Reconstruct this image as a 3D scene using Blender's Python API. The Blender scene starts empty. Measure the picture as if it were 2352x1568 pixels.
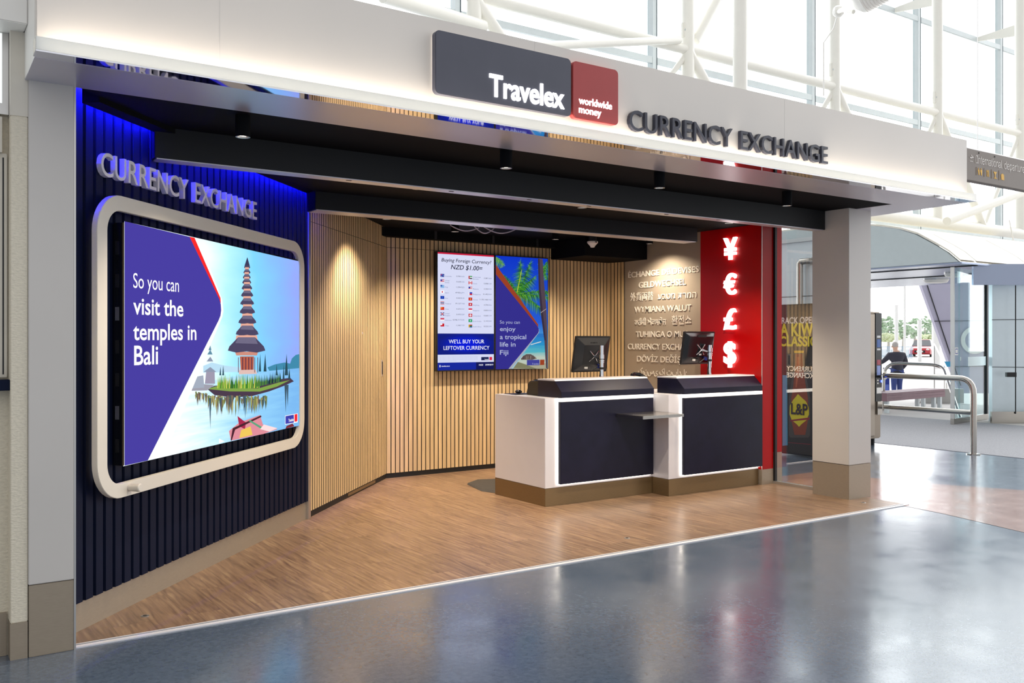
import bpy, bmesh, math, random, os
from mathutils import Vector, Matrix
random.seed(7)
sc = bpy.context.scene
COL = sc.collection
# ------------------------------------------------------------------ camera
FPX, CXP, CYP, EYE = 2076.0, 1176.0, 779.0, 1.45
TH = math.atan2(4220 - 1176, FPX)
cam_d = bpy.data.cameras.new('camera')
cam_d.sensor_width = 36.0
cam_d.lens = FPX / 2352 * 36
cam_d.shift_y = (CYP - 784) / 2352
cam_d.clip_end = 500
cam = bpy.data.objects.new('camera', cam_d)
COL.objects.link(cam)
cam.location = (0, 0, EYE)
cam.rotation_euler = (math.pi / 2, 0, TH - math.pi / 2)
sc.camera = cam
# ------------------------------------------------------------------ world
w = bpy.data.worlds.new('sky')
sc.world = w
w.use_nodes = True
nt = w.node_tree
bg = nt.nodes['Background']
tc = nt.nodes.new('ShaderNodeTexCoord')
dp = nt.nodes.new('ShaderNodeVectorMath'); dp.operation = 'DOT_PRODUCT'
dp.inputs[1].default_value = (0.72, 0.69, 0.05)
nt.links.new(tc.outputs['Generated'], dp.inputs[0])
mr = nt.nodes.new('ShaderNodeMapRange'); mr.interpolation_type = 'SMOOTHSTEP'
mr.inputs['From Min'].default_value = 0.0
mr.inputs['From Max'].default_value = 0.85
mr.inputs['To Min'].default_value = 0.85
mr.inputs['To Max'].default_value = 5.5
nt.links.new(dp.outputs['Value'], mr.inputs['Value'])
nt.links.new(mr.outputs['Result'], bg.inputs['Strength'])
bg.inputs['Color'].default_value = (0.97, 0.985, 1.0, 1)
# ------------------------------------------------------------------ exposure
sc.view_settings.view_transform = 'Standard'
sc.view_settings.look = 'None'
sc.view_settings.exposure = 0.0
sc.view_settings.gamma = 1.0
sc.view_settings.use_curve_mapping = False
sc.cycles.use_denoising = True
sc.cycles.max_bounces = 8
sc.cycles.transparent_max_bounces = 16
sc.cycles.sample_clamp_indirect = 6.0
WARM = (1.0, 0.84, 0.64)
SPOT_W = 145.0

# ------------------------------------------------------------------ geometry helpers
FX, FY, RX, RY = math.cos(TH), math.sin(TH), math.sin(TH), -math.cos(TH)
def ray(x, y):
    a = (x - CXP) / FPX
    return Vector((FX + a * RX, FY + a * RY, -(y - CYP) / FPX))
EYEV = Vector((0, 0, EYE))
def at_z(x, y, z=0.0):
    d = ray(x, y); return EYEV + d * ((z - EYE) / d.z)
def at_y(x, y, Y):
    d = ray(x, y); return EYEV + d * (Y / d.y)
def at_x(x, y, X):
    d = ray(x, y); return EYEV + d * (X / d.x)
def at_d(x, y, dist):
    return EYEV + ray(x, y) * dist

class Fr:
    """a vertical wall: u along it, v out of it, w up"""
    def __init__(s, ox, oy, ang):
        a = math.radians(ang)
        s.o = Vector((ox, oy, 0)); s.u = Vector((math.cos(a), math.sin(a), 0)); s.n = Vector((math.sin(a), -math.cos(a), 0))
    def P(s, u, v, w):
        return s.o + s.u * u + s.n * v + Vector((0, 0, w))
    def uv(s, x, y, v=0.0):
        d = ray(x, y); o = s.o + s.n * v
        t = (o - EYEV).dot(s.n) / d.dot(s.n)
        p = EYEV + d * t
        return ((p - o).dot(s.u), p.z)
class Up:
    """a horizontal plane at height z: u = X, w = Y, v up"""
    def __init__(s, z): s.z = z
    def P(s, u, v, w): return Vector((u, w, s.z + v))
    def uv(s, x, y, v=0.0):
        p = at_z(x, y, s.z + v); return (p.x, p.y)

class MB:
    def __init__(s): s.v = []; s.f = []
    def raw(s, vs, fs):
        b = len(s.v); s.v += [Vector(p) for p in vs]; s.f += [[i + b for i in f] for f in fs]; return s
    def box(s, x0, x1, y0, y1, z0, z1):
        return s.hexa([(x0, y0, z0), (x1, y0, z0), (x1, y1, z0), (x0, y1, z0)], [(x0, y0, z1), (x1, y0, z1), (x1, y1, z1), (x0, y1, z1)])
    def hexa(s, a, b):
        n = len(a)
        fs = [list(range(n))[::-1], list(range(n, 2 * n))] + [[i, (i + 1) % n, n + (i + 1) % n, n + i] for i in range(n)]
        return s.raw(list(a) + list(b), fs)
    def fbox(s, fr, u0, u1, v0, v1, w0, w1):
        a = [fr.P(u0, v0, w0), fr.P(u1, v0, w0), fr.P(u1, v1, w0), fr.P(u0, v1, w0)]
        b = [fr.P(u0, v0, w1), fr.P(u1, v0, w1), fr.P(u1, v1, w1), fr.P(u0, v1, w1)]
        return s.hexa(a, b)
    def fprism(s, fr, poly, v0, v1):
        return s.hexa([fr.P(u, v0, w) for u, w in poly], [fr.P(u, v1, w) for u, w in poly])
    def prism(s, pts, off):
        off = Vector(off); return s.hexa(pts, [Vector(p) + off for p in pts])
    def sheet(s, pts):
        return s.raw(pts, [list(range(len(pts)))])
    def tube(s, pts, r, n=12, cap=True):
        pts = [Vector(p) for p in pts]; rs = r if isinstance(r, (list, tuple)) else [r] * len(pts)
        b = len(s.v); up = None
        for i, p in enumerate(pts):
            t = (pts[min(i + 1, len(pts) - 1)] - pts[max(i - 1, 0)]).normalized()
            if up is None:
                up = Vector((0, 0, 1)) if abs(t.z) < 0.9 else Vector((1, 0, 0))
            x = (up - t * up.dot(t)).normalized(); y = t.cross(x); up = x
            for k in range(n):
                a = 2 * math.pi * k / n
                s.v.append(p + (x * math.cos(a) + y * math.sin(a)) * rs[i])
        for i in range(len(pts) - 1):
            for k in range(n):
                s.f.append([b + i * n + k, b + i * n + (k + 1) % n, b + (i + 1) * n + (k + 1) % n, b + (i + 1) * n + k])
        if cap:
            s.f.append([b + k for k in range(n)][::-1]); s.f.append([b + (len(pts) - 1) * n + k for k in range(n)])
        return s
    def lathe(s, prof, o, n=24, axis=(0, 0, 1)):
        ax = Vector(axis).normalized(); h = Vector((1, 0, 0)) if abs(ax.x) < 0.8 else Vector((0, 1, 0))
        x = (h - ax * h.dot(ax)).normalized(); y = ax.cross(x); o = Vector(o); b = len(s.v)
        for r, z in prof:
            for k in range(n):
                a = 2 * math.pi * k / n
                s.v.append(o + ax * z + (x * math.cos(a) + y * math.sin(a)) * r)
        for i in range(len(prof) - 1):
            for k in range(n):
                s.f.append([b + i * n + k, b + i * n + (k + 1) % n, b + (i + 1) * n + (k + 1) % n, b + (i + 1) * n + k])
        s.f.append([b + k for k in range(n)][::-1]); s.f.append([b + (len(prof) - 1) * n + k for k in range(n)])
        return s
    def ball(s, c, r, n=10, m=7, sc_=(1, 1, 1)):
        c = Vector(c)
        prof = [(max(1e-4, math.sin(math.pi * i / m)), -math.cos(math.pi * i / m)) for i in range(m + 1)]
        b = len(s.v); s.lathe(prof, (0, 0, 0), n)
        for i in range(b, len(s.v)):
            p = s.v[i]; s.v[i] = Vector((p.x * r * sc_[0], p.y * r * sc_[1], p.z * r * sc_[2])) + c
        return s
    def build(s, name, m, parent=None, bevel=0, smooth=False, label=None, base=None):
        """links the collected shape as ONE mesh object (vertices are given in world coordinates)"""
        root = parent
        while root is not None and root.parent is not None: root = root.parent
        if root is not None: o0 = Vector(root.location)
        elif base is not None: o0 = Vector(base)
        else:
            xs = [p.x for p in s.v]; ys = [p.y for p in s.v]
            o0 = Vector(((min(xs) + max(xs)) / 2, (min(ys) + max(ys)) / 2, min(p.z for p in s.v)))
        me = bpy.data.meshes.new(name)
        me.from_pydata([tuple(p - o0) for p in s.v], [], s.f)
        bm = bmesh.new(); bm.from_mesh(me)
        bmesh.ops.recalc_face_normals(bm, faces=bm.faces)
        if bevel:
            es = [e for e in bm.edges if len(e.link_faces) == 2 and e.calc_face_angle(0) > 0.5]
            bmesh.ops.bevel(bm, geom=es, offset=bevel, segments=2, affect='EDGES', clamp_overlap=True)
        bm.to_mesh(me); bm.free()
        if smooth:
            me.shade_smooth()
            try: me.set_sharp_from_angle(angle=0.7)
            except Exception: pass
        me.materials.append(m)
        return link(name, me, parent, o0, label)
def link(name, me, parent, o0, label=None):
    o = bpy.data.objects.new(name, me); COL.objects.link(o)
    if parent is not None: o.parent = parent
    else: o.location = o0
    if label: o['label'] = label
    return o
def thing(name, label, cat, base, group=None):
    o = bpy.data.objects.new(name, None); COL.objects.link(o); o.empty_display_size = 0.1
    o.location = Vector(base); return tag(o, label, cat, group)
def tag(o, label, cat, group=None, kind=None):
    o['label'] = label; o['category'] = cat
    if group: o['group'] = group
    if kind: o['kind'] = kind
    return o
def struct(o):
    o['kind'] = 'structure'; return o
def dup(root, loc, label=None):
    r = root.copy(); COL.objects.link(r); r.location = Vector(loc)
    if label: r['label'] = label
    def rec(a, b):
        for ch in list(a.children):
            c = ch.copy(); COL.objects.link(c); c.parent = b; rec(ch, c)
    rec(root, r); return r

# ------------------------------------------------------------------ materials
def lin(c):
    if isinstance(c, str):
        c = [int(c[i:i + 2], 16) / 255 for i in (0, 2, 4)]
        c = [x / 12.92 if x <= 0.04045 else ((x + 0.055) / 1.055) ** 2.4 for x in c]
    return tuple(c)
MC = {}
def mat(name, color, rough=0.5, metal=0.0, spec=0.5, noise=0.0, scale=8.0, stretch=(1, 1, 1), bump=0.0, rvar=0.0, coat=0.0):
    if name in MC: return MC[name]
    m = bpy.data.materials.new(name); m.use_nodes = True; n = m.node_tree; b = n.nodes['Principled BSDF']
    c = lin(color)
    b.inputs['Base Color'].default_value = (*c, 1); b.inputs['Roughness'].default_value = rough
    b.inputs['Metallic'].default_value = metal; b.inputs['Specular IOR Level'].default_value = spec
    if coat: b.inputs['Coat Weight'].default_value = coat; b.inputs['Coat Roughness'].default_value = 0.08
    t = n.nodes.new('ShaderNodeTexCoord'); mp = n.nodes.new('ShaderNodeMapping'); mp.inputs['Scale'].default_value = stretch
    nz = n.nodes.new('ShaderNodeTexNoise'); nz.inputs['Scale'].default_value = scale; nz.inputs['Detail'].default_value = 4
    n.links.new(t.outputs['Object'], mp.inputs[0]); n.links.new(mp.outputs[0], nz.inputs['Vector'])
    if noise:
        r = n.nodes.new('ShaderNodeMapRange'); r.inputs['From Min'].default_value = .3; r.inputs['From Max'].default_value = .7
        r.inputs['To Min'].default_value = 1 - noise; r.inputs['To Max'].default_value = 1 + noise
        mx = n.nodes.new('ShaderNodeVectorMath'); mx.operation = 'SCALE'; mx.inputs[0].default_value = c
        n.links.new(nz.outputs[0], r.inputs['Value']); n.links.new(r.outputs[0], mx.inputs['Scale']); n.links.new(mx.outputs[0], b.inputs['Base Color'])
    if rvar:
        r2 = n.nodes.new('ShaderNodeMapRange'); r2.inputs['To Min'].default_value = max(0, rough - rvar); r2.inputs['To Max'].default_value = rough + rvar
        n.links.new(nz.outputs[0], r2.inputs['Value']); n.links.new(r2.outputs[0], b.inputs['Roughness'])
    if bump:
        bp = n.nodes.new('ShaderNodeBump'); bp.inputs['Strength'].default_value = bump; bp.inputs['Distance'].default_value = 0.01
        n.links.new(nz.outputs[0], bp.inputs['Height']); n.links.new(bp.outputs[0], b.inputs['Normal'])
    MC[name] = m; return m
def em(color, strength=1.0):
    k = ('em', color, strength)
    if k in MC: return MC[k]
    m = bpy.data.materials.new('glow_%d' % len(MC)); m.use_nodes = True; n = m.node_tree
    n.nodes.remove(n.nodes['Principled BSDF'])
    e = n.nodes.new('ShaderNodeEmission'); e.inputs[0].default_value = (*lin(color), 1); e.inputs[1].default_value = strength
    n.links.new(e.outputs[0], n.nodes['Material Output'].inputs[0]); MC[k] = m; return m
def glass(name, tint=(1, 1, 1), refl=0.08, rough=0.0):
    if name in MC: return MC[name]
    m = bpy.data.materials.new(name); m.use_nodes = True; n = m.node_tree; n.nodes.remove(n.nodes['Principled BSDF'])
    tr = n.nodes.new('ShaderNodeBsdfTransparent'); tr.inputs[0].default_value = (*tint, 1)
    gl = n.nodes.new('ShaderNodeBsdfGlossy'); gl.inputs['Roughness'].default_value = rough
    fr = n.nodes.new('ShaderNodeLayerWeight'); fr.inputs['Blend'].default_value = 0.5
    pw = n.nodes.new('ShaderNodeMath'); pw.operation = 'POWER'; pw.inputs[1].default_value = 4.0; n.links.new(fr.outputs['Facing'], pw.inputs[0])
    ad = n.nodes.new('ShaderNodeMath'); ad.operation = 'MULTIPLY_ADD'; ad.inputs[1].default_value = 0.6; ad.inputs[2].default_value = refl; ad.use_clamp = True
    mx = n.nodes.new('ShaderNodeMixShader')
    n.links.new(pw.outputs[0], ad.inputs[0]); n.links.new(ad.outputs[0], mx.inputs[0]); n.links.new(tr.outputs[0], mx.inputs[1]); n.links.new(gl.outputs[0], mx.inputs[2])
    n.links.new(mx.outputs[0], n.nodes['Material Output'].inputs[0]); MC[name] = m; return m

def ramp(n, stops):
    r = n.nodes.new('ShaderNodeValToRGB'); e = r.color_ramp.elements
    while len(e) > 1: e.remove(e[-1])
    e[0].position = stops[0][0]; e[0].color = (*lin(stops[0][1]), 1)
    for p, c in stops[1:]:
        k = e.new(p); k.color = (*lin(c), 1)
    return r
def wood_planks():
    m = bpy.data.materials.new('oak_vinyl_planks'); m.use_nodes = True; n = m.node_tree; b = n.nodes['Principled BSDF']
    t = n.nodes.new('ShaderNodeTexCoord')
    mp = n.nodes.new('ShaderNodeMapping'); mp.inputs['Rotation'].default_value = (0, 0, math.pi / 2)
    n.links.new(t.outputs['Object'], mp.inputs[0])
    br = n.nodes.new('ShaderNodeTexBrick'); br.inputs['Scale'].default_value = 1.0; br.offset = 0.37
    br.inputs['Brick Width'].default_value = 1.22; br.inputs['Row Height'].default_value = 0.18
    br.inputs['Mortar Size'].default_value = 0.0012; br.inputs['Mortar Smooth'].default_value = 0.3
    br.inputs['Color1'].default_value = (0, 0, 0, 1); br.inputs['Color2'].default_value = (1, 1, 1, 1); br.inputs['Mortar'].default_value = (.5, .5, .5, 1)
    n.links.new(mp.outputs[0], br.inputs['Vector'])
    # grain: noise drawn out along the plank, shifted from plank to plank
    sh = n.nodes.new('ShaderNodeVectorMath'); sh.operation = 'MULTIPLY_ADD'; sh.inputs[1].default_value = (3, 7, 5)
    n.links.new(br.outputs['Color'], sh.inputs[0]); n.links.new(mp.outputs[0], sh.inputs[2])
    m2 = n.nodes.new('ShaderNodeMapping'); m2.inputs['Scale'].default_value = (1.4, 16, 1)
    n.links.new(sh.outputs[0], m2.inputs[0])
    nz = n.nodes.new('ShaderNodeTexNoise'); nz.inputs['Scale'].default_value = 2.2; nz.inputs['Detail'].default_value = 7; nz.inputs['Distortion'].default_value = 1.1
    n.links.new(m2.outputs[0], nz.inputs['Vector'])
    wv = n.nodes.new('ShaderNodeTexWave'); wv.bands_direction = 'Y'; wv.inputs['Scale'].default_value = 1.1; wv.inputs['Distortion'].default_value = 9
    wv.inputs['Detail'].default_value = 3; wv.inputs['Detail Scale'].default_value = 1.2
    m3 = n.nodes.new('ShaderNodeMapping'); m3.inputs['Scale'].default_value = (1.0, 7, 1); n.links.new(sh.outputs[0], m3.inputs[0]); n.links.new(m3.outputs[0], wv.inputs['Vector'])
    ad = n.nodes.new('ShaderNodeMix'); ad.data_type = 'FLOAT'; ad.inputs[0].default_value = 0.12
    n.links.new(nz.outputs[0], ad.inputs[2]); n.links.new(wv.outputs[1], ad.inputs[3])
    rp = ramp(n, [(0.28, '664f40'), (0.44, '7d634f'), (0.58, '8d7159'), (0.75, 'a08668')])
    n.links.new(ad.outputs[0], rp.inputs[0])
    sep = n.nodes.new('ShaderNodeSeparateColor'); n.links.new(br.outputs['Color'], sep.inputs[0])
    mr = n.nodes.new('ShaderNodeMapRange'); mr.inputs['To Min'].default_value = 0.86; mr.inputs['To Max'].default_value = 1.12
    n.links.new(sep.outputs[0], mr.inputs[0])
    sc_ = n.nodes.new('ShaderNodeVectorMath'); sc_.operation = 'SCALE'
    n.links.new(rp.outputs[0], sc_.inputs[0]); n.links.new(mr.outputs[0], sc_.inputs['Scale'])
    mm = n.nodes.new('ShaderNodeMix'); mm.data_type = 'RGBA'; mm.inputs[7].default_value = (.12, .075, .045, 1)
    n.links.new(br.outputs['Fac'], mm.inputs[0]); n.links.new(sc_.outputs[0], mm.inputs[6])
    n.links.new(mm.outputs[2], b.inputs['Base Color'])
    b.inputs['Roughness'].default_value = 0.30
    bp = n.nodes.new('ShaderNodeBump'); bp.inputs['Strength'].default_value = 0.06; bp.inputs['Distance'].default_value = 0.004
    n.links.new(ad.outputs[0], bp.inputs['Height']); n.links.new(bp.outputs[0], b.inputs['Normal'])
    return m
def hall_vinyl(name, c0, c1, c2, rough=0.17):
    m = bpy.data.materials.new(name); m.use_nodes = True; n = m.node_tree; b = n.nodes['Principled BSDF']
    t = n.nodes.new('ShaderNodeTexCoord')
    a = n.nodes.new('ShaderNodeTexNoise'); a.inputs['Scale'].default_value = 34; a.inputs['Detail'].default_value = 8; a.inputs['Roughness'].default_value = 0.68; a.inputs['Distortion'].default_value = 0.6
    n.links.new(t.outputs['Object'], a.inputs['Vector'])
    b.inputs['Specular IOR Level'].default_value = 0.8; b.inputs['Coat Weight'].default_value = 0.25; b.inputs['Coat Roughness'].default_value = 0.2
    rp = ramp(n, [(0.32, c0), (0.52, c1), (0.72, c2)]); n.links.new(a.outputs[0], rp.inputs[0]); n.links.new(rp.outputs[0], b.inputs['Base Color'])
    g = n.nodes.new('ShaderNodeTexNoise'); g.inputs['Scale'].default_value = 3; g.inputs['Detail'].default_value = 6
    n.links.new(t.outputs['Object'], g.inputs['Vector'])
    mr = n.nodes.new('ShaderNodeMapRange'); mr.inputs['From Min'].default_value = .3; mr.inputs['From Max'].default_value = .7
    mr.inputs['To Min'].default_value = rough - .05; mr.inputs['To Max'].default_value = rough + .09
    n.links.new(g.outputs[0], mr.inputs[0]); n.links.new(mr.outputs[0], b.inputs['Roughness'])
    bp = n.nodes.new('ShaderNodeBump'); bp.inputs['Strength'].default_value = 0.03; bp.inputs['Distance'].default_value = 0.004
    h = n.nodes.new('ShaderNodeTexNoise'); h.inputs['Scale'].default_value = 24; h.inputs['Detail'].default_value = 3
    n.links.new(t.outputs['Object'], h.inputs['Vector']); n.links.new(h.outputs[0], bp.inputs['Height']); n.links.new(bp.outputs[0], b.inputs['Normal'])
    return m
M_WOODF = wood_planks()
M_BLUE = hall_vinyl('blue_vinyl', '475360', '546070', '606c79')
M_TERRA = hall_vinyl('terracotta_vinyl', '8a6458', '9a7466', 'a88476')
M_SLAT = mat('oak_slat', 'd0b488', 0.5, noise=0.16, scale=5, stretch=(6, 6, 0.35), bump=0.02)
M_BLACK = mat('matt_black', '101114', 0.55, noise=0.1)
M_BLACKC = mat('black_ceiling_paint', '0e0f12', 0.75, spec=0.08, noise=0.08, scale=3)
M_NAVY = mat('navy_steel', '0d152c', 0.5, spec=0.10, noise=0.05, scale=4)
M_NAVYP = mat('navy_laminate', '14142a', 0.36, spec=0.28, noise=0.18, scale=9)
M_GREYM = mat('champagne_metal', 'a09382', 0.42, 0.35, noise=0.05, scale=30, stretch=(1, 1, 12))
M_TAUPE = mat('brushed_bronze', '8a7658', 0.36, 0.7, noise=0.06, scale=30, stretch=(1, 1, 10))
M_CLAD = mat('grey_composite', 'c9c4bf', 0.42, noise=0.02, scale=2)
M_WHITE = mat('white_paint', 'e9e6e1', 0.42, noise=0.01)
M_FASC = mat('white_fascia', 'd6cfc8', 0.4, noise=0.015, scale=1.5)
M_LEDGE = mat('opal_acrylic', 'f2f3f0', 0.12, noise=0.01, coat=0.6)
_n = M_LEDGE.node_tree; _t = _n.nodes.new('ShaderNodeBsdfTranslucent'); _t.inputs[0].default_value = (.95, .95, .92, 1); _m = _n.nodes.new('ShaderNodeMixShader'); _m.inputs[0].default_value = .32
_n.links.new(_n.nodes['Principled BSDF'].outputs[0], _m.inputs[1]); _n.links.new(_t.outputs[0], _m.inputs[2]); _n.links.new(_m.outputs[0], _n.nodes['Material Output'].inputs[0])
M_MIRROR = mat('polished_steel', 'e6e6ee', 0.03, 1.0, rvar=0.02, scale=2.5, bump=0.004)
M_BRUSH = mat('brushed_steel', 'd2d0da', 0.32, 0.5, rvar=0.03, scale=30, stretch=(1, 14, 1))
M_STEEL = mat('stainless', 'b9b4ad', 0.22, 1.0, rvar=0.02, scale=14)
M_CHROME = mat('chrome', 'd8dade', 0.08, 1.0)
M_SOLID = mat('white_solid_surface', 'd9d7de', 0.32, noise=0.01)
M_BEIGE = mat('greige_paint', 'a39788', 0.5, noise=0.02, scale=2)
M_RED = mat('red_laminate', 'ac0205', 0.3, spec=0.25, noise=0.03, scale=3)
M_LETW = mat('white_acrylic_letter', 'f3eee4', 0.35, noise=0.01)
M_LETN = mat('navy_acrylic_letter', '2c2e3c', 0.35, noise=0.03)
M_LETS = mat('silver_letter', 'f2eef4', 0.4, 0.1, noise=0.02)
M_FRAME = mat('pearl_frame', 'ddd6ca', 0.36, noise=0.01)
M_ALU = mat('aluminium', 'c8c6c4', 0.3, 0.9, rvar=0.05, scale=20)
M_BLKP = mat('black_plastic', '17181b', 0.38, noise=0.06, scale=20)
M_BLKG = mat('black_gloss_plastic', '121317', 0.16, noise=0.04, scale=20)
M_RUB = mat('rubber', '3a3632', 0.75, noise=0.12, scale=40, bump=0.1)
M_TRUSS = mat('white_enamel_steel', 'f2efe6', 0.4, noise=0.01)
M_MULL = mat('grey_mullion', 'cdd4d6', 0.4, 0.1, noise=0.02)
M_WALLT = mat('woven_wallcover', 'd9d0bd', 0.75, noise=0.08, scale=60, stretch=(1, 1, 2.2), bump=0.35)
M_WALLP = mat('cream_panel', 'd6cfc2', 0.5, noise=0.03)
M_CARPET = mat('grey_carpet', '8c8c90', 0.95, noise=0.18, scale=60, bump=0.2)
M_CONC = mat('pale_concrete', 'b9b6b2', 0.85, noise=0.06, scale=2)
M_PURP = mat('aubergine_panel', 'aaa6bc', 0.5, noise=0.03, scale=2)
M_LPAN = mat('pale_blue_panel', 'dbe6ec', 0.25, 0.15, noise=0.02)
M_CANOPY = mat('canopy_cream', 'e3dccd', 0.45, noise=0.02)
M_CANGREY = mat('canopy_grey', 'b9c2c4', 0.5, noise=0.02)
M_LOBBY = mat('lobby_soffit', '9aa3b8', 0.22, 0.8, rvar=0.05, scale=3)
M_GLASS = glass('clear_glass', (1, 1, 1), 0.14)
M_GLASSG = glass('green_tinted_glass', (0.84, 0.93, 0.94), 0.06)
M_GLASSW = glass('window_glass', (0.97, 0.99, 0.99), 0.02)

# ------------------------------------------------------------------ lettering
_fd = bpy.utils.system_resource('DATAFILES', path='fonts')
try: F_GROT = bpy.data.fonts.load(os.path.join(_fd, 'Inter.woff2'))
except Exception: F_GROT = None
TCACHE = {}
def text_data(s, bold=0.0, font=None, shear=0.0):
    k = (s, bold, font is not None, shear)
    if k in TCACHE: return TCACHE[k]
    c = bpy.data.curves.new('t', 'FONT'); c.body = s; c.size = 1.0; c.offset = bold; c.shear = shear; c.resolution_u = 4; c.fill_mode = 'FRONT'
    if font is not None: c.font = font
    o = bpy.data.objects.new('t', c); COL.objects.link(o); bpy.context.view_layer.update()
    me = bpy.data.meshes.new_from_object(o)
    vs = [(v.co.x, v.co.y) for v in me.vertices]; fs = [list(p.vertices) for p in me.polygons]
    bpy.data.objects.remove(o); bpy.data.curves.remove(c); bpy.data.meshes.remove(me)
    bm = bmesh.new(); bv = [bm.verts.new((x, y, 0)) for x, y in vs]
    for f in fs:
        try: bm.faces.new([bv[i] for i in f])
        except ValueError: pass
    bmesh.ops.remove_doubles(bm, verts=bm.verts, dist=1e-5); bm.verts.index_update()
    vs = [(v.co.x, v.co.y) for v in bm.verts]; fs = [[v.index for v in f.verts] for f in bm.faces]; bm.free()
    TCACHE[k] = (vs, fs); return TCACHE[k]
def cap_of(font): 
    vs, _ = text_data('H', 0.0, font); return max(y for x, y in vs)
def islands(vs, fs):
    par = list(range(len(vs)))
    def find(i):
        while par[i] != i: par[i] = par[par[i]]; i = par[i]
        return i
    for f in fs:
        for i in f[1:]: par[find(i)] = find(f[0])
    g = {}
    for f in fs: g.setdefault(find(f[0]), []).append(f)
    out = []
    for fl_ in g.values():
        ids = {i for f in fl_ for i in f}; xs = [vs[i][0] for i in ids]; out.append([min(xs), max(xs), fl_])
    out.sort(key=lambda a: a[0]); res = []
    for a in out:
        if res and a[0] < res[-1][1] - 0.3 * (a[1] - a[0]): res[-1][1] = max(res[-1][1], a[1]); res[-1][2] = res[-1][2] + a[2]
        else: res.append(a)
    return [r[2] for r in res]
def text_solid(mb, s, fr, u0, u1, w0, cap, v0, v1, bold=0.0, font=None, shear=0.0, faces=None, slope=0.0, mirror=False):
    """lays s between u0 and u1 with its baseline at w0, v0..v1 deep (v0 == v1: flat)"""
    vs, fs = text_data(s, bold, font, shear)
    if not vs: return mb
    xa = min(x for x, y in vs); xb = max(x for x, y in vs); kx = (u1 - u0) / (xb - xa) if u1 is not None else cap / cap_of(font)
    ky = cap / cap_of(font)
    use = faces if faces is not None else fs
    ids = sorted({i for f in use for i in f}); mp = {i: k for k, i in enumerate(ids)}
    def pos(i, v):
        x, y = vs[i]; xx = (xb - x) if mirror else (x - xa)
        return fr.P(u0 + xx * kx, v, w0 + y * ky)
    if abs(v1 - v0) < 1e-6:
        return mb.raw([pos(i, v1) for i in ids], [[mp[i] for i in f] for f in use])
    n = len(ids); cnt = {}
    for f in use:
        for a, b in zip(f, f[1:] + f[:1]): cnt[(a, b)] = 1
    F = [[mp[i] for i in f][::-1] for f in use] + [[mp[i] + n for i in f] for f in use]
    for (a, b) in cnt:
        if (b, a) not in cnt: F.append([mp[a], mp[b], mp[b] + n, mp[a] + n])
    return mb.raw([pos(i, v0) for i in ids] + [pos(i, v1) for i in ids], F)
def letters(parent, s, fr, u0, u1, w0, cap, v0, v1, m, bold=0.0, font=None, name='letter', side=None):
    vs, fs = text_data(s, bold, font)
    for isl in islands(vs, fs):
        vids = {i for f in isl for i in f}
        text_solid(MB(), s, fr, u0, u1, w0, cap, v0, v1, bold, font, faces=isl).build(name, m, parent)
def flat_text(name, s, fr, u0, u1, w0, cap, v, m, parent=None, bold=0.0, font=None, shear=0.0, mirror=False):
    return text_solid(MB(), s, fr, u0, u1, w0, cap, v, v, bold, font, shear, mirror=mirror).build(name, m, parent)

def words(name, s, fr, u0, u1, w0, cap, v, m, parent, bold=0.0):
    vs, fs = text_data(s, bold); grp = []
    for isl in islands(vs, fs):
        xs = [vs[i][0] for f in isl for i in f]
        if grp and min(xs) - grp[-1][1] < .13: grp[-1] = [grp[-1][0] + isl, max(grp[-1][1], max(xs))]
        else: grp.append([list(isl), max(xs)])
    for g_, _ in grp: text_solid(MB(), s, fr, u0, u1, w0, cap, v, v, bold, faces=g_).build(name, m, parent)

class Art:
    """a flat picture built from coloured polygons lying on a screen or a poster"""
    def __init__(s, fr, v, lit=True, strength=1.0):
        s.fr = fr; s.v = v; s.lit = lit; s.k = strength; s.polys = []; s.layer = 0
    def poly(s, pts, color, px=True, step=1):
        s.layer += step; v = s.v + 0.000012 * s.layer
        if px: pts = [s.fr.uv(x, y, s.v) for x, y in pts]
        s.polys.append(([s.fr.P(u, v, w_) for u, w_ in pts], color)); return s
    def rect(s, u0, u1, w0, w1, color): return s.poly([(u0, w0), (u1, w0), (u1, w1), (u0, w1)], color, px=False)
    def build(s, name, parent=None, base=None):
        o0 = Vector(parent.location) if parent is not None and parent.parent is None else (Vector(parent.parent.location) if parent is not None else Vector(base))
        me = bpy.data.meshes.new(name); vs = []; fs = []; mi = []; ms = []
        for pts, c in s.polys:
            m = c if not isinstance(c, (str, tuple)) else (em(c, s.k) if s.lit else mat('ink_' + str(c), c, 0.5))
            if m not in ms: ms.append(m)
            b = len(vs); vs += [tuple(p - o0) for p in pts]; fs.append(list(range(b, b + len(pts)))); mi.append(ms.index(m))
        me.from_pydata(vs, [], fs)
        for m in ms: me.materials.append(m)
        for p, k in zip(me.polygons, mi): p.material_index = k
        return link(name, me, parent, o0)
def grad_em(name, fr, pts, strength=1.0, px=True, v=0.0):
    """emission that runs between colours along a line of the picture: pts = [((x,y),colour),...] on the u/w plane"""
    m = bpy.data.materials.new(name); m.use_nodes = True; n = m.node_tree; n.nodes.remove(n.nodes['Principled BSDF'])
    return m, n

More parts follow.
